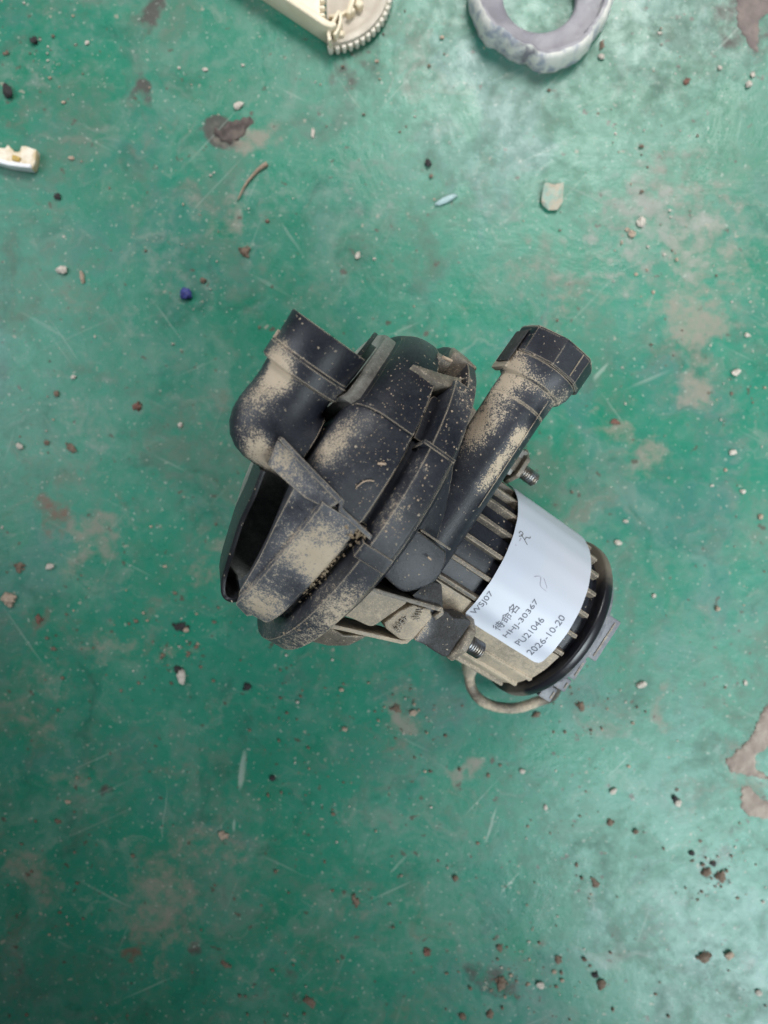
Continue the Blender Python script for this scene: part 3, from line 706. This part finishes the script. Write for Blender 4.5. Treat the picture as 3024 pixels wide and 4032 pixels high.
# embossed moulding marks on the rubber clip (upside down towards the viewer)
def emboss(s, c, w, h, zf, mat, par, flip=True, ang=0.0):
    V, F = text_mesh(s); ca, sa = math.cos(ang), math.sin(ang); W = []
    for x, y in V:
        u, q = (x - .5) * w, (y - .5) * h
        if flip: u, q = -u, -q
        # text runs along +Y, up = -X
        a, b = -q, u
        X, Y = c[0] + a * ca - b * sa, c[1] + a * sa + b * ca
        W.append((X, Y, zf))
    n = len(W); T = W + [(x, y, z - 0.6) for x, y, z in W]
    edges = {}
    for f in F:
        for i in range(len(f)):
            e = (f[i], f[(i+1) % len(f)]); edges[e] = 1
    F2 = [list(f) for f in F] + [[i, j, j + n, i + n] for (i, j) in edges if (j, i) not in edges]
    return mk('moulded_mark', T, F2, mat, par, smooth=False)
emboss('4509', (23.5, -30.8), 6.6, 2.4, 45.9, M_dusthalf, rub, True, 0.0)
emboss('XWX', (26.2, -24.5), 5.0, 2.2, 47.25, M_dusthalf, rub, True, 0.2)

# fibres and crumbs lying on the drum
def on_drum(px_x, a, r=64.15): return (px_x, r * math.sin(R_(a)), r * math.cos(R_(a)))
mk('fibre', *tube(smooth_path([on_drum(-22.4, 1.0, 64.4), on_drum(-21.6, 3.2, 64.6), on_drum(-20.2, 4.6, 64.7), on_drum(-18.6, 5.2, 64.5)], 5), 0.22, 6), M_straw, body)
mk('fibre', *tube([on_drum(-20.6, 10.0, 64.4), on_drum(-18.2, 11.2, 64.5)], 0.42, 6), M_straw, body)
mk('fibre', *tube([on_drum(-14.4, 60, 66.6), on_drum(-10.4, 62.3, 66.6)], 0.6, 6), M_straw, body)
mk('fibre', *tube([(13.4, -5.2, 57.1), (15.0, -5.4, 57.0)], 0.35, 6), M_straw, outlet)
mb = MB()
for i in range(190):
    a = random.uniform(-6, 46); x = random.uniform(-34, -14.8); r = 64.0 if a < 23 else 65.05
    if x < -31: continue
    q = random.choice((0.1, 0.12, 0.14, 0.16, 0.2, 0.26))
    v, f = lump(q, random.random() * 90, 0.4, 0.8, 1); p = on_drum(x, a, r); mb.add([(u + p[0], w_ + p[1], z + p[2]) for u, w_, z in v], f)
for i in range(90):
    a = random.uniform(-5, 60); x = random.uniform(-8, -1)
    q = random.choice((0.12, 0.16, 0.2, 0.28, 0.4)); v, f = lump(q, random.random() * 90, 0.4, 0.7, 1); p = on_drum(x, a, 68.35); mb.add([(u + p[0], w_ + p[1], z + p[2]) for u, w_, z in v], f)
o = mk('dust_crumbs', mb.v, mb.f, M_straw, body, smooth=False); o['kind'] = 'stuff'

# ================================================================== other parts lying on the floor
M_cream = plain('cream_plastic', (0.78, 0.68, 0.51), 0.42, 0.1, 40, col2=(0.68, 0.58, 0.41), bump=0.08)
M_cream2 = plain('grimy_cream_plastic', (0.60, 0.53, 0.43), 0.5, 0.3, 60, col2=(0.46, 0.40, 0.32))
M_teeth = plain('worn_nylon_teeth', (0.72, 0.66, 0.55), 0.5, 0.15, 90, bump=0.05)
M_white = plain('white_nylon', (0.80, 0.79, 0.80), 0.4, 0.08, 80, bump=0.05)

# geared cream mechanism at the top edge
G = at(1300, -58, 0.006)
gear = bpy.data.objects.new('gear_mechanism', None); COL.objects.link(gear); gear.location = (G.x, G.y, 0)
tag(gear, 'cream plastic gear mechanism with toothed wheel cut off by the top edge', 'gear')
def gp(px, py, z):  # into the gear's frame, mm
    p = at(px, py, z / 1000); return ((p.x - G.x) * 1000, (p.y - G.y) * 1000)
GR = 29.6
arc = [(R_(a)) for a in np.linspace(-93, 75, 60)]
secp = [(-2, 2)] + [(GR * math.cos(a), GR * math.sin(a)) for a in arc]
wheel = mk('wheel', *prism(secp, 0.3, 4.2), M_cream2, gear, angle=35)
V, F = strip([(27.6 * math.cos(a), 27.6 * math.sin(a)) for a in arc], 3.6, 0.3, 6.6); mk('wheel_rim', V, F, M_cream2, wheel, bevel=0.4, angle=40)
V, F = strip([(15 * math.cos(a), 15 * math.sin(a)) for a in arc], 1.6, 0.3, 6.0); mk('hub_ring', V, F, M_cream, wheel, bevel=0.4, angle=40)
tooth_me = None
for i in range(26):
    a = R_(-90 + i * 6.4)
    if tooth_me is None:
        o = mk('tooth', *prism([(-0.4, -1.5), (0.9, -1.2), (1.9, -0.6), (1.9, 0.6), (0.9, 1.2), (-0.4, 1.5)], 0.8, 5.2), M_teeth, wheel, bevel=0.45); tooth_me = o.data
    else:
        o = bpy.data.objects.new('tooth', tooth_me); COL.objects.link(o); o.parent = wheel
    o.location = (GR / 1000 * math.cos(a), GR / 1000 * math.sin(a), 0); o.rotation_euler = (0, 0, a)
e0, e1, e2, e3 = gp(1035, 4, 0), gp(1300, 182, 0), gp(880, -100, 0), gp(1262, -160, 6)
ed = np.array(e1) - np.array(e2); ed = ed / np.linalg.norm(ed); nn = np.array([-ed[1], ed[0]]);  nn = nn if nn[1] > 0 else -nn
def along(d, k): return tuple(np.array(e1) + ed * d + nn * k)
V, F = prism([along(0, 0), along(-60, 0), along(-60, 28), gp(1262, -190, 10), gp(1262, 95, 10), gp(1290, 110, 10)], 1, 11); plate = mk('plate', V, F, M_cream, gear, bevel=0.5)
V, F = strip([along(-60, 1.6), along(-2.5, 1.6), along(0.4, 2.4), along(1.2, 4.5)], 3.4, 0, 13.5); mk('edge_wall', V, F, M_cream, plate, bevel=1.1, seg=3)
for i in range(8):
    c = gp(1270, 92 - i * 29, 11); mk('rack_bump', *rings([(c[0], c[1], 10), (c[0], c[1], 11.6), (c[0], c[1], 12.2)], [(1, 0, 0)] * 3, [(0, 1, 0)] * 3, [(1.5, 1.2), (1.4, 1.1), (0.9, 0.7)], 14), M_cream, plate)
pth = [gp(1300, 172, 9), gp(1296, 140, 9), gp(1310, 105, 9), gp(1326, 72, 9), gp(1336, 58, 9), gp(1342, 84, 9), gp(1334, 120, 9), gp(1318, 150, 9)]
V, F = strip([p for p in smooth_path([np.array(q) for q in pth], 4)], 1.5, 3, 11.5); mk('curled_lug', V, F, M_cream, plate, bevel=0.4, angle=60)
for (px, py, rr) in ((1415, 22, 2.0), (1345, 140, 1.6), (1388, 48, 1.4)):
    c = gp(px, py, 6); mk('boss', *rings([(c[0], c[1], 3), (c[0], c[1], 7.4), (c[0], c[1], 8.0)], [(1, 0, 0)] * 3, [(0, 1, 0)] * 3, [rr, rr, rr * .7], 18), M_cream, wheel)
V, F = strip([gp(1372, 66, 6), gp(1385, 20, 6), gp(1402, -30, 6)], 2.6, 3, 8.4); mk('spoke', V, F, M_cream, wheel, bevel=0.6)

# worn grey collar ring at the top edge
def worn_mat(rim):
    t = NT('worn_collar_rim' if rim else 'worn_grey_collar'); co = t.coords()
    ge = t.n('ShaderNodeNewGeometry'); sep = t.n('ShaderNodeSeparateXYZ'); t.l(ge.outputs['Position'], sep.inputs[0])
    r = t.n('ShaderNodeVectorMath', operation='LENGTH'); mp = t.mapping(co, scale=(1, 1, 0)); t.l(mp, r.inputs[0])
    n = t.noise(co, 55, 5, 0.6, 0.4); n2 = t.noise(co, 180, 4, 0.6)
    f = t.ramp(n, 0.30, 0.42) if rim else t.ramp(n, 0.62, 0.74, 0, 0.5)
    grey = t.mix(t.ramp(n, 0.35, 0.65), (0.20, 0.19, 0.215), (0.30, 0.29, 0.31))
    wht = t.mix(t.ramp(n2, 0.42, 0.7), (0.70, 0.68, 0.62), (0.34, 0.36, 0.42))
    t.l(t.mix(f, grey, wht), t.p.inputs['Base Color']); t.p.inputs['Roughness'].default_value = 0.55
    t.bump(n2, 0.3, 0.0006); return t.m
M_worn = worn_mat(False); M_rimw = worn_mat(True)
RC = at(2126, -4)
n = 180; V = []; F = []
prof = [(36.0, 0.0), (36.6, 2.0), (36.4, 8.0), (35.4, 11.4), (33.6, 12.6), (31.8, 12.2), (30.4, 8.2), (22, 6.4), (19.6, 6.0), (18.6, 5.2), (18.4, 1.0), (19.5, 0.0)]
for k, (r, z) in enumerate(prof):
    for i in range(n):
        a = 2 * math.pi * i / n; dg = math.degrees(a) % 360
        u = max(0, min(1, (r - 24) / 10))
        bmp = 0.0
        bmp += -1.7 * (ss(222, 230, dg) - ss(258, 264, dg))      # set back between the two lobes
        bmp += 1.4 * (ss(262, 266, dg) - ss(296, 306, dg))
        bmp += -1.6 * (ss(305, 320, dg) - ss(340, 360, dg))
        bmp += 0.35 * math.sin(dg * 0.21) + 0.2 * math.sin(dg * 0.63)
        q = r + bmp * u
        zz = z + (0.9 * math.sin(a * 5 + 1) + 0.8 * math.sin(a * 2)) * (1 if 0 < k < 9 and z > 6 else 0)
        cx, cy = (-1.2 * (1 - u), -2.2 * (1 - u))
        V.append((q * math.cos(a) + cx, q * math.sin(a) + cy, zz))
m = len(prof)
for k in range(m):
    for i in range(n):
        j = (i + 1) % n; k2 = (k + 1) % m
        F.append([k*n+i, k*n+j, k2*n+j, k2*n+i])
ring = mk('collar_ring', V, F, M_worn, None, angle=50, loc=(RC.x, RC.y, 0))
ring.data.materials.append(M_rimw)
ring.data.polygons.foreach_set('material_index', [1 if (i // n) in (0, 1, 2, 3) else 0 for i in range(len(ring.data.polygons))])
tag(ring, 'worn grey ring with chalky white lobed rim cut off by the top edge', 'ring')

# broken cream plastic piece at the left edge
BP = at(70, 640)
pts = [(-40, 610), (0, 596), (38, 598), (48, 587), (62, 600), (72, 614), (92, 612), (100, 590), (118, 592), (160, 606), (156, 650), (148, 676), (140, 682), (60, 672), (0, 656), (-40, 648)]
PL = [((at(px, py).x - BP.x) * 1000, (at(px, py).y - BP.y) * 1000) for px, py in pts]
M_broken = plain('broken_cream_plastic', (0.78, 0.70, 0.58), 0.55, 0.2, 160, col2=(0.55, 0.43, 0.25), bump=0.2)
V, F = prism(PL, 0, [4.4 + random.uniform(-.5, .5) for _ in PL])
broken = mk('plastic_fragment', V, F, M_broken, None, bevel=0.5, loc=(BP.x, BP.y, 0))
tag(broken, 'broken cream plastic fragment cut off by the left edge', 'plastic fragment')
V, F = strip([((at(px, py).x - BP.x) * 1000, (at(px, py).y - BP.y) * 1000) for px, py in ((-40, 642), (0, 648), (60, 664), (142, 674))], 2.2, 0, 5.6)
mk('raised_edge', V, F, M_white, broken, bevel=0.5)
V, F = strip([((at(px, py).x - BP.x) * 1000, (at(px, py).y - BP.y) * 1000) for px, py in ((68, 638), (80, 642), (97, 648))], 2.6, 3, 5.4)
mk('amber_glue', V, F, plain('amber_glue', (0.50, 0.33, 0.07), 0.4, 0.4, 300), broken, bevel=0.4)

# ------------------------------------------------------------------ loose debris, each piece its own
MP = {'white': plain('white_stone', (0.56, 0.50, 0.43), 0.9, 0.35, 500, bump=0.4, bscale=1200),
      'tan': plain('tan_stone', (0.42, 0.32, 0.24), 0.9, 0.35, 500, bump=0.4, bscale=1200),
      'brown': plain('brown_clod', (0.115, 0.080, 0.058), 0.95, 0.5, 500, col2=(0.20, 0.145, 0.105), bump=0.5, bscale=1200),
      'dark': plain('dark_grit', (0.030, 0.026, 0.027), 0.85, 0.4, 500, bump=0.4, bscale=1200),
      'red': plain('rusty_clod', (0.20, 0.10, 0.075), 0.95, 0.4, 500, bump=0.4, bscale=1200),
      'blue': plain('blue_chip', (0.035, 0.045, 0.22), 0.6, 0.4, 500, bump=0.3, bscale=1200),
      'teal': plain('loose_paint_lump', (0.24, 0.36, 0.30), 0.7, 0.3, 200, col2=(0.40, 0.34, 0.26)),
      'sky': plain('pale_blue_plastic', (0.34, 0.47, 0.47), 0.5, 0.2, 200)}
DEB = [  # name, px, py, rx, ry (px), angle, material, category, label
    ('pebble', 248, 1066, 25, 19, 0.2, 'white', 'oval white pebble up and left of the blue chip'),
    ('stone_sliver', 325, 1094, 9, 25, -0.15, 'tan', 'thin upright tan sliver just right of the oval white pebble'),
    ('paint_chip', 734, 1160, 21, 25, -0.5, 'blue', 'deep blue chip on the floor up and left of the pump'),
    ('pebble', 939, 419, 24, 17, -0.2, 'white', 'white pebble at the upper edge of the large dark mud stain'),
    ('grit_lump', 36, 366, 20, 28, -0.4, 'dark', 'dark lump near the left edge above the broken cream fragment'),
    ('grit_lump', 137, 164, 16, 14, 0.2, 'dark', 'round dark lump in the upper left corner'),
    ('grit_lump', 228, 776, 15, 12, 0.1, 'dark', 'small black lump down and right of the broken cream fragment'),
    ('mud_clod', 964, 992, 26, 24, 0.6, 'brown', 'reddish brown mud clod above the pump spout and below the twig'),
    ('mud_clod', 802, 1105, 15, 12, 0.2, 'brown', 'small brown clod just up and right of the blue chip'),
    ('pebble', 344, 170, 9, 11, 0, 'white', 'tiny white pebble right of the dark lump in the upper left corner'),
    ('pebble', 809, 275, 14, 8, 0.1, 'white', 'small white pebble high above the large dark mud stain'),
    ('pebble', 1408, 1009, 12, 17, 0.4, 'white', 'white pebble on its own above the gap between the pump pipes'),
    ('pebble', 1232, 524, 9, 24, 0.05, 'white', 'elongated pale pebble right of the large dark mud stain'),
    ('pebble', 283, 624, 14, 9, 0, 'tan', 'tan pebble right of the broken cream fragment'),
    ('pebble', 2524, 876, 19, 24, 0.5, 'white', 'larger pale pebble of the pair on the dusty patch right of centre top'),
    ('pebble', 2487, 922, 17, 17, 0.2, 'tan', 'smaller tan pebble of the pair on the dusty patch right of centre top'),
    ('paint_lump', 2168, 775, 46, 52, 0.2, 'teal', 'pale green paint lump between the grey ring and the outlet pipe'),
    ('plastic_sliver', 1758, 788, 48, 13, -0.45, 'sky', 'pale blue plastic sliver above the pump'),
    ('grit_lump', 1685, 645, 13, 16, 0.1, 'dark', 'dark lump above the pale blue plastic sliver'),
    ('pebble', 2833, 270, 10, 11, 0, 'white', 'white pebble left of the white cluster at the upper right edge'),
    ('pebble', 2961, 298, 11, 14, 0, 'white', 'uppermost white pebble of the cluster at the upper right edge'),
    ('pebble', 2945, 335, 14, 16, 0.5, 'white', 'lower white pebble of the cluster at the upper right edge'),
    ('mud_clod', 2704, 321, 18, 15, 0.2, 'red', 'reddish brown clod at the upper right'),
    ('mud_clod', 2369, 178, 13, 24, 0, 'brown', 'brown clod beside the right rim of the grey ring'),
    ('pebble', 2367, 226, 17, 13, 0.3, 'white', 'pale pebble below the brown clod beside the grey ring'),
    ('pebble', 2597, 132, 12, 8, 0.2, 'white', 'small white pebble at the top right of the grey ring'),
    ('mud_clod', 541, 1600, 24, 20, 0.4, 'red', 'round reddish clod on the floor left of the intake pipe'),
    ('pebble', 80, 1757, 17, 15, 0.3, 'white', 'bright white pebble near the left edge level with the intake elbow'),
    ('mud_clod', 185, 1743, 15, 13, 0.2, 'brown', 'small brown clod right of the white pebble by the left edge'),
    ('mud_clod', 282, 1763, 34, 16, 0.75, 'brown', 'long slanting brown clod right of the small brown clod'),
    ('mud_clod', 225, 1550, 13, 15, 0.1, 'brown', 'dark brown clod at the left above the slanting clod'),
    ('pebble', 199, 2230, 18, 15, -0.2, 'white', 'white pebble at the left level with the scoop tip'),
    ('mud_clod', 79, 2232, 20, 28, 0.3, 'brown', 'brown clod near the left edge left of a white pebble'),
    ('mud_clod', 35, 2355, 40, 30, 0.2, 'tan', 'large tan clod against the left edge'),
    ('mud_clod', 152, 2434, 17, 23, -0.3, 'red', 'rusty clod down and right of the large tan clod'),
    ('mud_clod', 709, 2466, 36, 22, -0.2, 'dark', 'big dark clod left of the pump flange tip'),
    ('mud_clod', 732, 2478, 16, 12, 0.3, 'tan', 'tan crumb stuck against the big dark clod'),
    ('pebble', 711, 1673, 13, 11, 0.2, 'white', 'white pebble left of the intake elbow'),
    ('pebble', 291, 1485, 12, 10, 0.2, 'white', 'small pale pebble at the left below the blue chip'),
    ('pebble', 718, 2664, 19, 37, -0.15, 'white', 'tall pale pebble below the big dark clod'),
    ('mud_clod', 700, 2634, 22, 17, 0.1, 'dark', 'dark lump added as shadow at the top of the tall pale pebble'),  # dark solid put in for the shade beside the tall pebble
    ('mud_clod', 975, 2702, 18, 20, 0.2, 'dark', 'dark clod below the pump flange tip'),
    ('mud_clod', 875, 3288, 24, 22, 0.5, 'tan', 'tan clod at the foot of the long pale scrape'),
    ('pebble', 269, 3156, 15, 9, 0.3, 'tan', 'upper pebble of two on the dark lower left floor'),
    ('mud_clod', 228, 3232, 18, 11, 0.6, 'brown', 'lower clod of two on the dark lower left floor'),
    ('mud_clod', 1074, 3062, 15, 14, 0.3, 'dark', 'round dark clod right of the long pale scrape'),
    ('mud_clod', 1358, 2869, 13, 11, 0.3, 'tan', 'tan clod below the pump right of the dark clod'),
    ('mud_clod', 1399, 3545, 15, 30, -0.5, 'brown', 'long brown clod at the lower centre'),
    ('mud_clod', 1221, 3942, 38, 20, 0.8, 'brown', 'branching brown clod at the bottom left of centre'),
    ('mud_clod', 889, 3796, 26, 14, 0.6, 'brown', 'brown clod right of the dark stain at the lower left'),
    ('pebble', 2056, 3036, 13, 13, 0, 'white', 'white pebble below the cable loop'),
    ('pebble', 2414, 3115, 18, 14, -0.4, 'white', 'white pebble at the lower right above a brown and white clod'),
    ('pebble', 2669, 3160, 15, 20, 0.5, 'white', 'pale pebble left of the lower right mud patches'),
    ('mud_clod', 2655, 3142, 14, 15, 0.3, 'dark', 'dark lump on the upper left of the pale pebble by the mud patches'),  # dark lump set against the pebble's upper left
    ('pebble', 2148, 3179, 9, 15, -0.2, 'white', 'upright oval pebble between the cable loop and the lower edge'),
    ('pebble', 2524, 2696, 24, 14, -0.2, 'white', 'flat pale pebble right of the motor end'),
    ('pebble', 2934, 2688, 10, 12, 0, 'white', 'small white pebble near the right edge above the mud patches'),
    ('mud_clod', 2401, 3238, 17, 20, 0.2, 'brown', 'brown and pale clod below a white pebble at the lower right'),
    ('mud_clod', 2501, 3273, 12, 12, 0.2, 'brown', 'small dark brown clod right of the brown and pale clod'),
    ('mud_clod', 2770, 3767, 29, 26, 0.3, 'brown', 'largest round brown clod at the lower right'),
    ('pebble', 2870, 3757, 22, 17, -0.5, 'tan', 'tan pebble right of the largest round brown clod'),
    ('pebble', 2986, 3906, 17, 13, 0.3, 'white', 'pale pebble in the bottom right corner'),
    ('pebble', 2127, 3876, 19, 16, 0.3, 'white', 'white pebble at the bottom centre right'),
    ('pebble', 2182, 3826, 12, 9, 0.1, 'tan', 'small tan pebble up and right of the white bottom pebble'),
    ('mud_clod', 2367, 3871, 24, 22, 0.2, 'brown', 'brown clod at the bottom right of centre, lower of a touching pair'),
    ('mud_clod', 2343, 3838, 19, 16, 0.2, 'dark', 'dark clod at the bottom right of centre, upper of a touching pair'),
    ('mud_clod', 1792, 3455, 15, 14, 0.2, 'brown', 'round dark brown clod alone at the lower centre'),
    ('mud_clod', 2344, 3475, 17, 25, -0.6, 'brown', 'slanting brown clod between the lower centre and the clod cluster'),
    ('mud_clod', 2722, 3358, 12, 12, 0, 'dark', 'small dark clod just above the clod cluster at the right'),
    ('mud_clod', 2782, 3432, 25, 20, 0.2, 'brown', 'left clod of the cluster at the lower right'),
    ('mud_clod', 2836, 3450, 30, 24, 0.3, 'brown', 'right and largest clod of the cluster at the lower right'),
    ('mud_clod', 2806, 3400, 17, 14, 0.3, 'dark', 'top clod of the cluster at the lower right'),
    ('mud_clod', 1682, 3748, 19, 20, 0.2, 'red', 'rusty tan clod at the bottom left of centre'),
    ('mud_clod', 1966, 3730, 18, 16, 0.2, 'brown', 'brown clod above the dark bottom mud stain'),
    ('mud_clod', 1972, 3872, 26, 34, 0.3, 'brown', 'large crumbly clod on the dark bottom mud stain'),
    ('mud_clod', 1928, 3992, 18, 22, 0.4, 'brown', 'brown clod at the bottom edge right of its neighbour'),
    ('mud_clod', 1820, 3999, 19, 16, 0.2, 'brown', 'brown clod at the bottom edge left of its neighbour'),
    ('mud_clod', 2196, 3780, 16, 18, 0.2, 'brown', 'brown clod above the two bottom pebbles'),
    ('mud_clod', 2287, 2782, 18, 24, 0.1, 'brown', 'dark brown clod beside the motor end tabs'),
    ('mud_clod', 2111, 2812, 22, 14, -0.3, 'brown', 'dark clod under the right end of the cable loop'),
    ('mud_clod', 1560, 2790, 26, 18, 0.2, 'brown', 'left clod on the dirt patch under the cable'),
    ('mud_clod', 1630, 2806, 24, 17, -0.2, 'tan', 'right clod on the dirt patch under the cable'),
    ('pebble', 2895, 1469, 21, 15, -0.2, 'white', 'large white pebble by the right edge level with the outlet pipe'),
    ('pebble', 2884, 1782, 20, 12, -0.1, 'white', 'flat white pebble by the right edge level with the upper stud'),
    ('pebble', 2923, 1936, 13, 11, 0, 'white', 'small white pebble by the right edge level with the motor top'),
    ('pebble', 2940, 1320, 11, 10, 0, 'white', 'small white pebble by the right edge highest of the row'),
    ('pebble', 2434, 2137, 19, 13, 0.3, 'white', 'pale pebble touching the view of the motor ring from the upper right'),
    ('pebble', 2463, 2053, 12, 9, 0.2, 'white', 'small white pebble above the pale pebble by the motor ring'),
    ('pebble', 2822, 2396, 13, 13, 0.3, 'tan', 'tan pebble right of the motor end'),
    ('pebble', 2993, 2035, 12, 14, 0.2, 'tan', 'tan pebble at the very right edge level with the label'),
    ('pebble', 2574, 2345, 10, 10, 0, 'white', 'tiny pale pebble right of the motor end ring'),
    ('mud_clod', 2420, 1662, 22, 15, 0.3, 'red', 'reddish clod on the dust patch right of the outlet pipe'),
]
CATS = {'pebble': 'pebble', 'stone_sliver': 'stone sliver', 'paint_chip': 'paint chip', 'grit_lump': 'grit', 'mud_clod': 'mud clod', 'paint_lump': 'paint lump', 'plastic_sliver': 'plastic sliver'}
for i, (nm, px, py, rx, ry, an, mt, lab) in enumerate(DEB):
    p = at(px, py); k = 0.1286 * (0.82 if nm in ('pebble', 'mud_clod') else 1.0)
    if nm == 'mud_clod' and max(rx, ry) > 16:
        mb = MB(); r = min(rx, ry) * k
        v, f = lump(1.0, i * 1.7, 0.55, 0.5, 2, (rx * k * .8, ry * k * .8)); 
        v = [(a, b, c * min(rx, ry) * k * 0.8) for a, b, c in v]; mb.add(v, f)
        for _ in range(9):
            q = random.uniform(.18, .45) * r; aa = random.uniform(0, 6.28); d = random.uniform(.5, 1.15)
            v, f = lump(q, random.random() * 60, 0.5, 0.7, 1); mb.add([(a + d * rx * k * math.cos(aa), b + d * ry * k * math.sin(aa), c) for a, b, c in v], f)
        V, F = mb.v, mb.f
    else:
        V, F = lump(1.0, i * 2.3 + 1, 0.5 if nm != 'plastic_sliver' else 0.25, 0.62, 2, (rx * k, ry * k)); V = [(a, b, c * min(rx, ry) * k * (0.5 if nm == 'paint_lump' else 1)) for a, b, c in V]
    o = mk(nm, V, F, MP[mt], None, smooth=(nm == 'plastic_sliver'), angle=60, loc=(p.x, p.y, -0.0001)); o.rotation_euler = (0, 0, -an)
    tag(o, lab, CATS[nm], 'loose bits scattered over the floor')

# twig
q = [at(939, 788), at(965, 735), at(1000, 690), at(1030, 662), at(1053, 648)]
tw = at(996, 700); o = mk('twig', *tube(smooth_path([((a.x - tw.x) * 1000, (a.y - tw.y) * 1000, 0.9) for a in q], 5), np.linspace(0.35, 1.2, 21), 8), plain('dry_twig', (0.34, 0.25, 0.18), 0.85, 0.3, 300), None, loc=(tw.x, tw.y, 0))
tag(o, 'thin curved dry twig below the large dark mud stain', 'twig')

# dried mud patches standing proud of the paint
def patch(outline, h, seed):
    P = [at(px, py) for px, py in outline]; c = sum(P, Vector()) / len(P)
    pts = [np.array(((p.x - c.x) * 1000, (p.y - c.y) * 1000)) for p in P]
    q = []
    for i in range(len(pts)):
        a, b = pts[i], pts[(i + 1) % len(pts)]; n = max(2, int(np.linalg.norm(b - a) / 0.9))
        for k in range(n): 
            s = a + (b - a) * k / n; w_ = noise.noise(Vector((s[0] * .5, s[1] * .5, seed))) * 1.3 + noise.noise(Vector((s[0] * 1.6, s[1] * 1.6, seed))) * .5
            t = (b - a) / np.linalg.norm(b - a); q.append(s + np.array([-t[1], t[0]]) * w_)
    n = len(q); bm = bmesh.new()
    vs = [bm.verts.new((x, y, 0)) for x, y in q]; f = bm.faces.new(vs); bmesh.ops.triangulate(bm, faces=[f])
    for _ in range(3):
        es = [e for e in bm.edges if e.calc_length() > 1.3]
        bmesh.ops.subdivide_edges(bm, edges=es, cuts=1); bmesh.ops.triangulate(bm, faces=bm.faces[:])
    bm.verts.ensure_lookup_table()
    V = []
    for v in bm.verts:
        e = 0.0 if v.is_boundary else 1.0
        z = 0.05 + e * max(0.1, h + noise.noise(v.co * 0.35 + Vector((seed, 0, 0))) * h * .6 + noise.noise(v.co * 1.1) * h * .45)
        V.append((v.co.x, v.co.y, z))
    F = [[v.index for v in f.verts] for f in bm.faces]; bm.free()
    return V, F, c
M_patch = plain('bare_dirt_patch', (0.225, 0.180, 0.150), 0.9, 0.4, 110, col2=(0.33, 0.275, 0.23), bump=0.6, bscale=500)
M_patch2 = plain('grey_dirt_patch', (0.165, 0.135, 0.125), 0.92, 0.4, 130, col2=(0.235, 0.19, 0.17), bump=0.6, bscale=500)
M_patch3 = plain('dark_mud_patch', (0.055, 0.043, 0.040), 0.95, 0.4, 160, col2=(0.13, 0.105, 0.09), bump=0.7, bscale=500)
for outl, h, sd, mt, lab in (
    ([(842, 500), (870, 512), (905, 480), (950, 468), (985, 455), (1000, 480), (975, 505), (955, 540), (905, 566), (868, 556), (848, 530)], 0.7, 5, M_patch3, 'dark crusty mud patch at the upper left below a white pebble'),
    ([(2900, -40), (3060, -40), (3060, 40), (2990, 70), (2985, 140), (2985, 205), (2955, 190), (2940, 150), (2915, 130), (2900, 80)], 0.5, 1, M_patch2, 'grey brown dirt patch with jagged edge in the upper right corner'),
    ([(2856, 2990), (2900, 2960), (2960, 2900), (3000, 2800), (3060, 2740), (3060, 2930), (2990, 2960), (2972, 2990), (2978, 3030), (3060, 3080), (2980, 3060), (2930, 3048), (2870, 3040)], 0.7, 2, M_patch, 'upper forked brown dirt patch at the right edge below the motor'),
    ([(2920, 3090), (2950, 3095), (2990, 3140), (3060, 3170), (3060, 3220), (3000, 3225), (2950, 3215), (2915, 3180)], 0.5, 3, M_patch, 'lower brown dirt patch at the right edge below the forked one')):
    V, F, c = patch(outl, h, sd)
    o = mk('dirt_patch', V, F, mt, None, angle=60, loc=(c.x, c.y, 0)); tag(o, lab, 'dirt patch')

# fine grit strewn about: too many and too small to count
CL = [(1603, 2800, 70), (2287, 2800, 90), (1968, 3850, 110), (2815, 3430, 60), (2250, 3200, 170), (1150, 2800, 190), (400, 2500, 150), (850, 950, 170), (2600, 900, 150), (2520, 520, 90), (130, 3450, 120), (1350, 3000, 180), (2150, 3800, 140), (700, 2520, 80), (2900, 1500, 160), (150, 250, 130), (1100, 3930, 120)]
def grit(name, n, mt, label, lo, hi, dens):
    mb = MB(); k = 0
    while k < n:
        px, py = random.uniform(-200, 3224), random.uniform(-200, 4232)
        if random.random() < 0.55:
            cx, cy, sp = random.choice(CL); px, py = random.gauss(cx, sp), random.gauss(cy, sp)
        if random.random() > dens(px, py): continue
        q = lo * (hi / lo) ** (random.random() ** 2.2); p = at(px, py)
        v, f = lump(q, random.random() * 99, 0.4, random.uniform(.4, .8), 1, (random.uniform(.7, 1.4), random.uniform(.7, 1.2))); k += 1
        mb.add([(a + p.x * 1000, b + p.y * 1000, c) for a, b, c in v], f)
    o = mk(name, mb.v, mb.f, mt, None, smooth=False); tag(o, label, None, None, 'stuff')
grit('pale_grit', 340, MP['white'], 'fine pale grit scattered over the green floor', 0.24, 0.9, lambda x, y: 0.5 + 0.5 * (y < 2200))
grit('tan_grit', 480, MP['tan'], 'fine tan grit scattered over the green floor', 0.2, 1.0, lambda x, y: 1)
grit('dark_grit', 760, MP['brown'], 'fine dark brown grit scattered over the green floor', 0.2, 1.15, lambda x, y: 0.3 + 0.7 * (y > 2500))
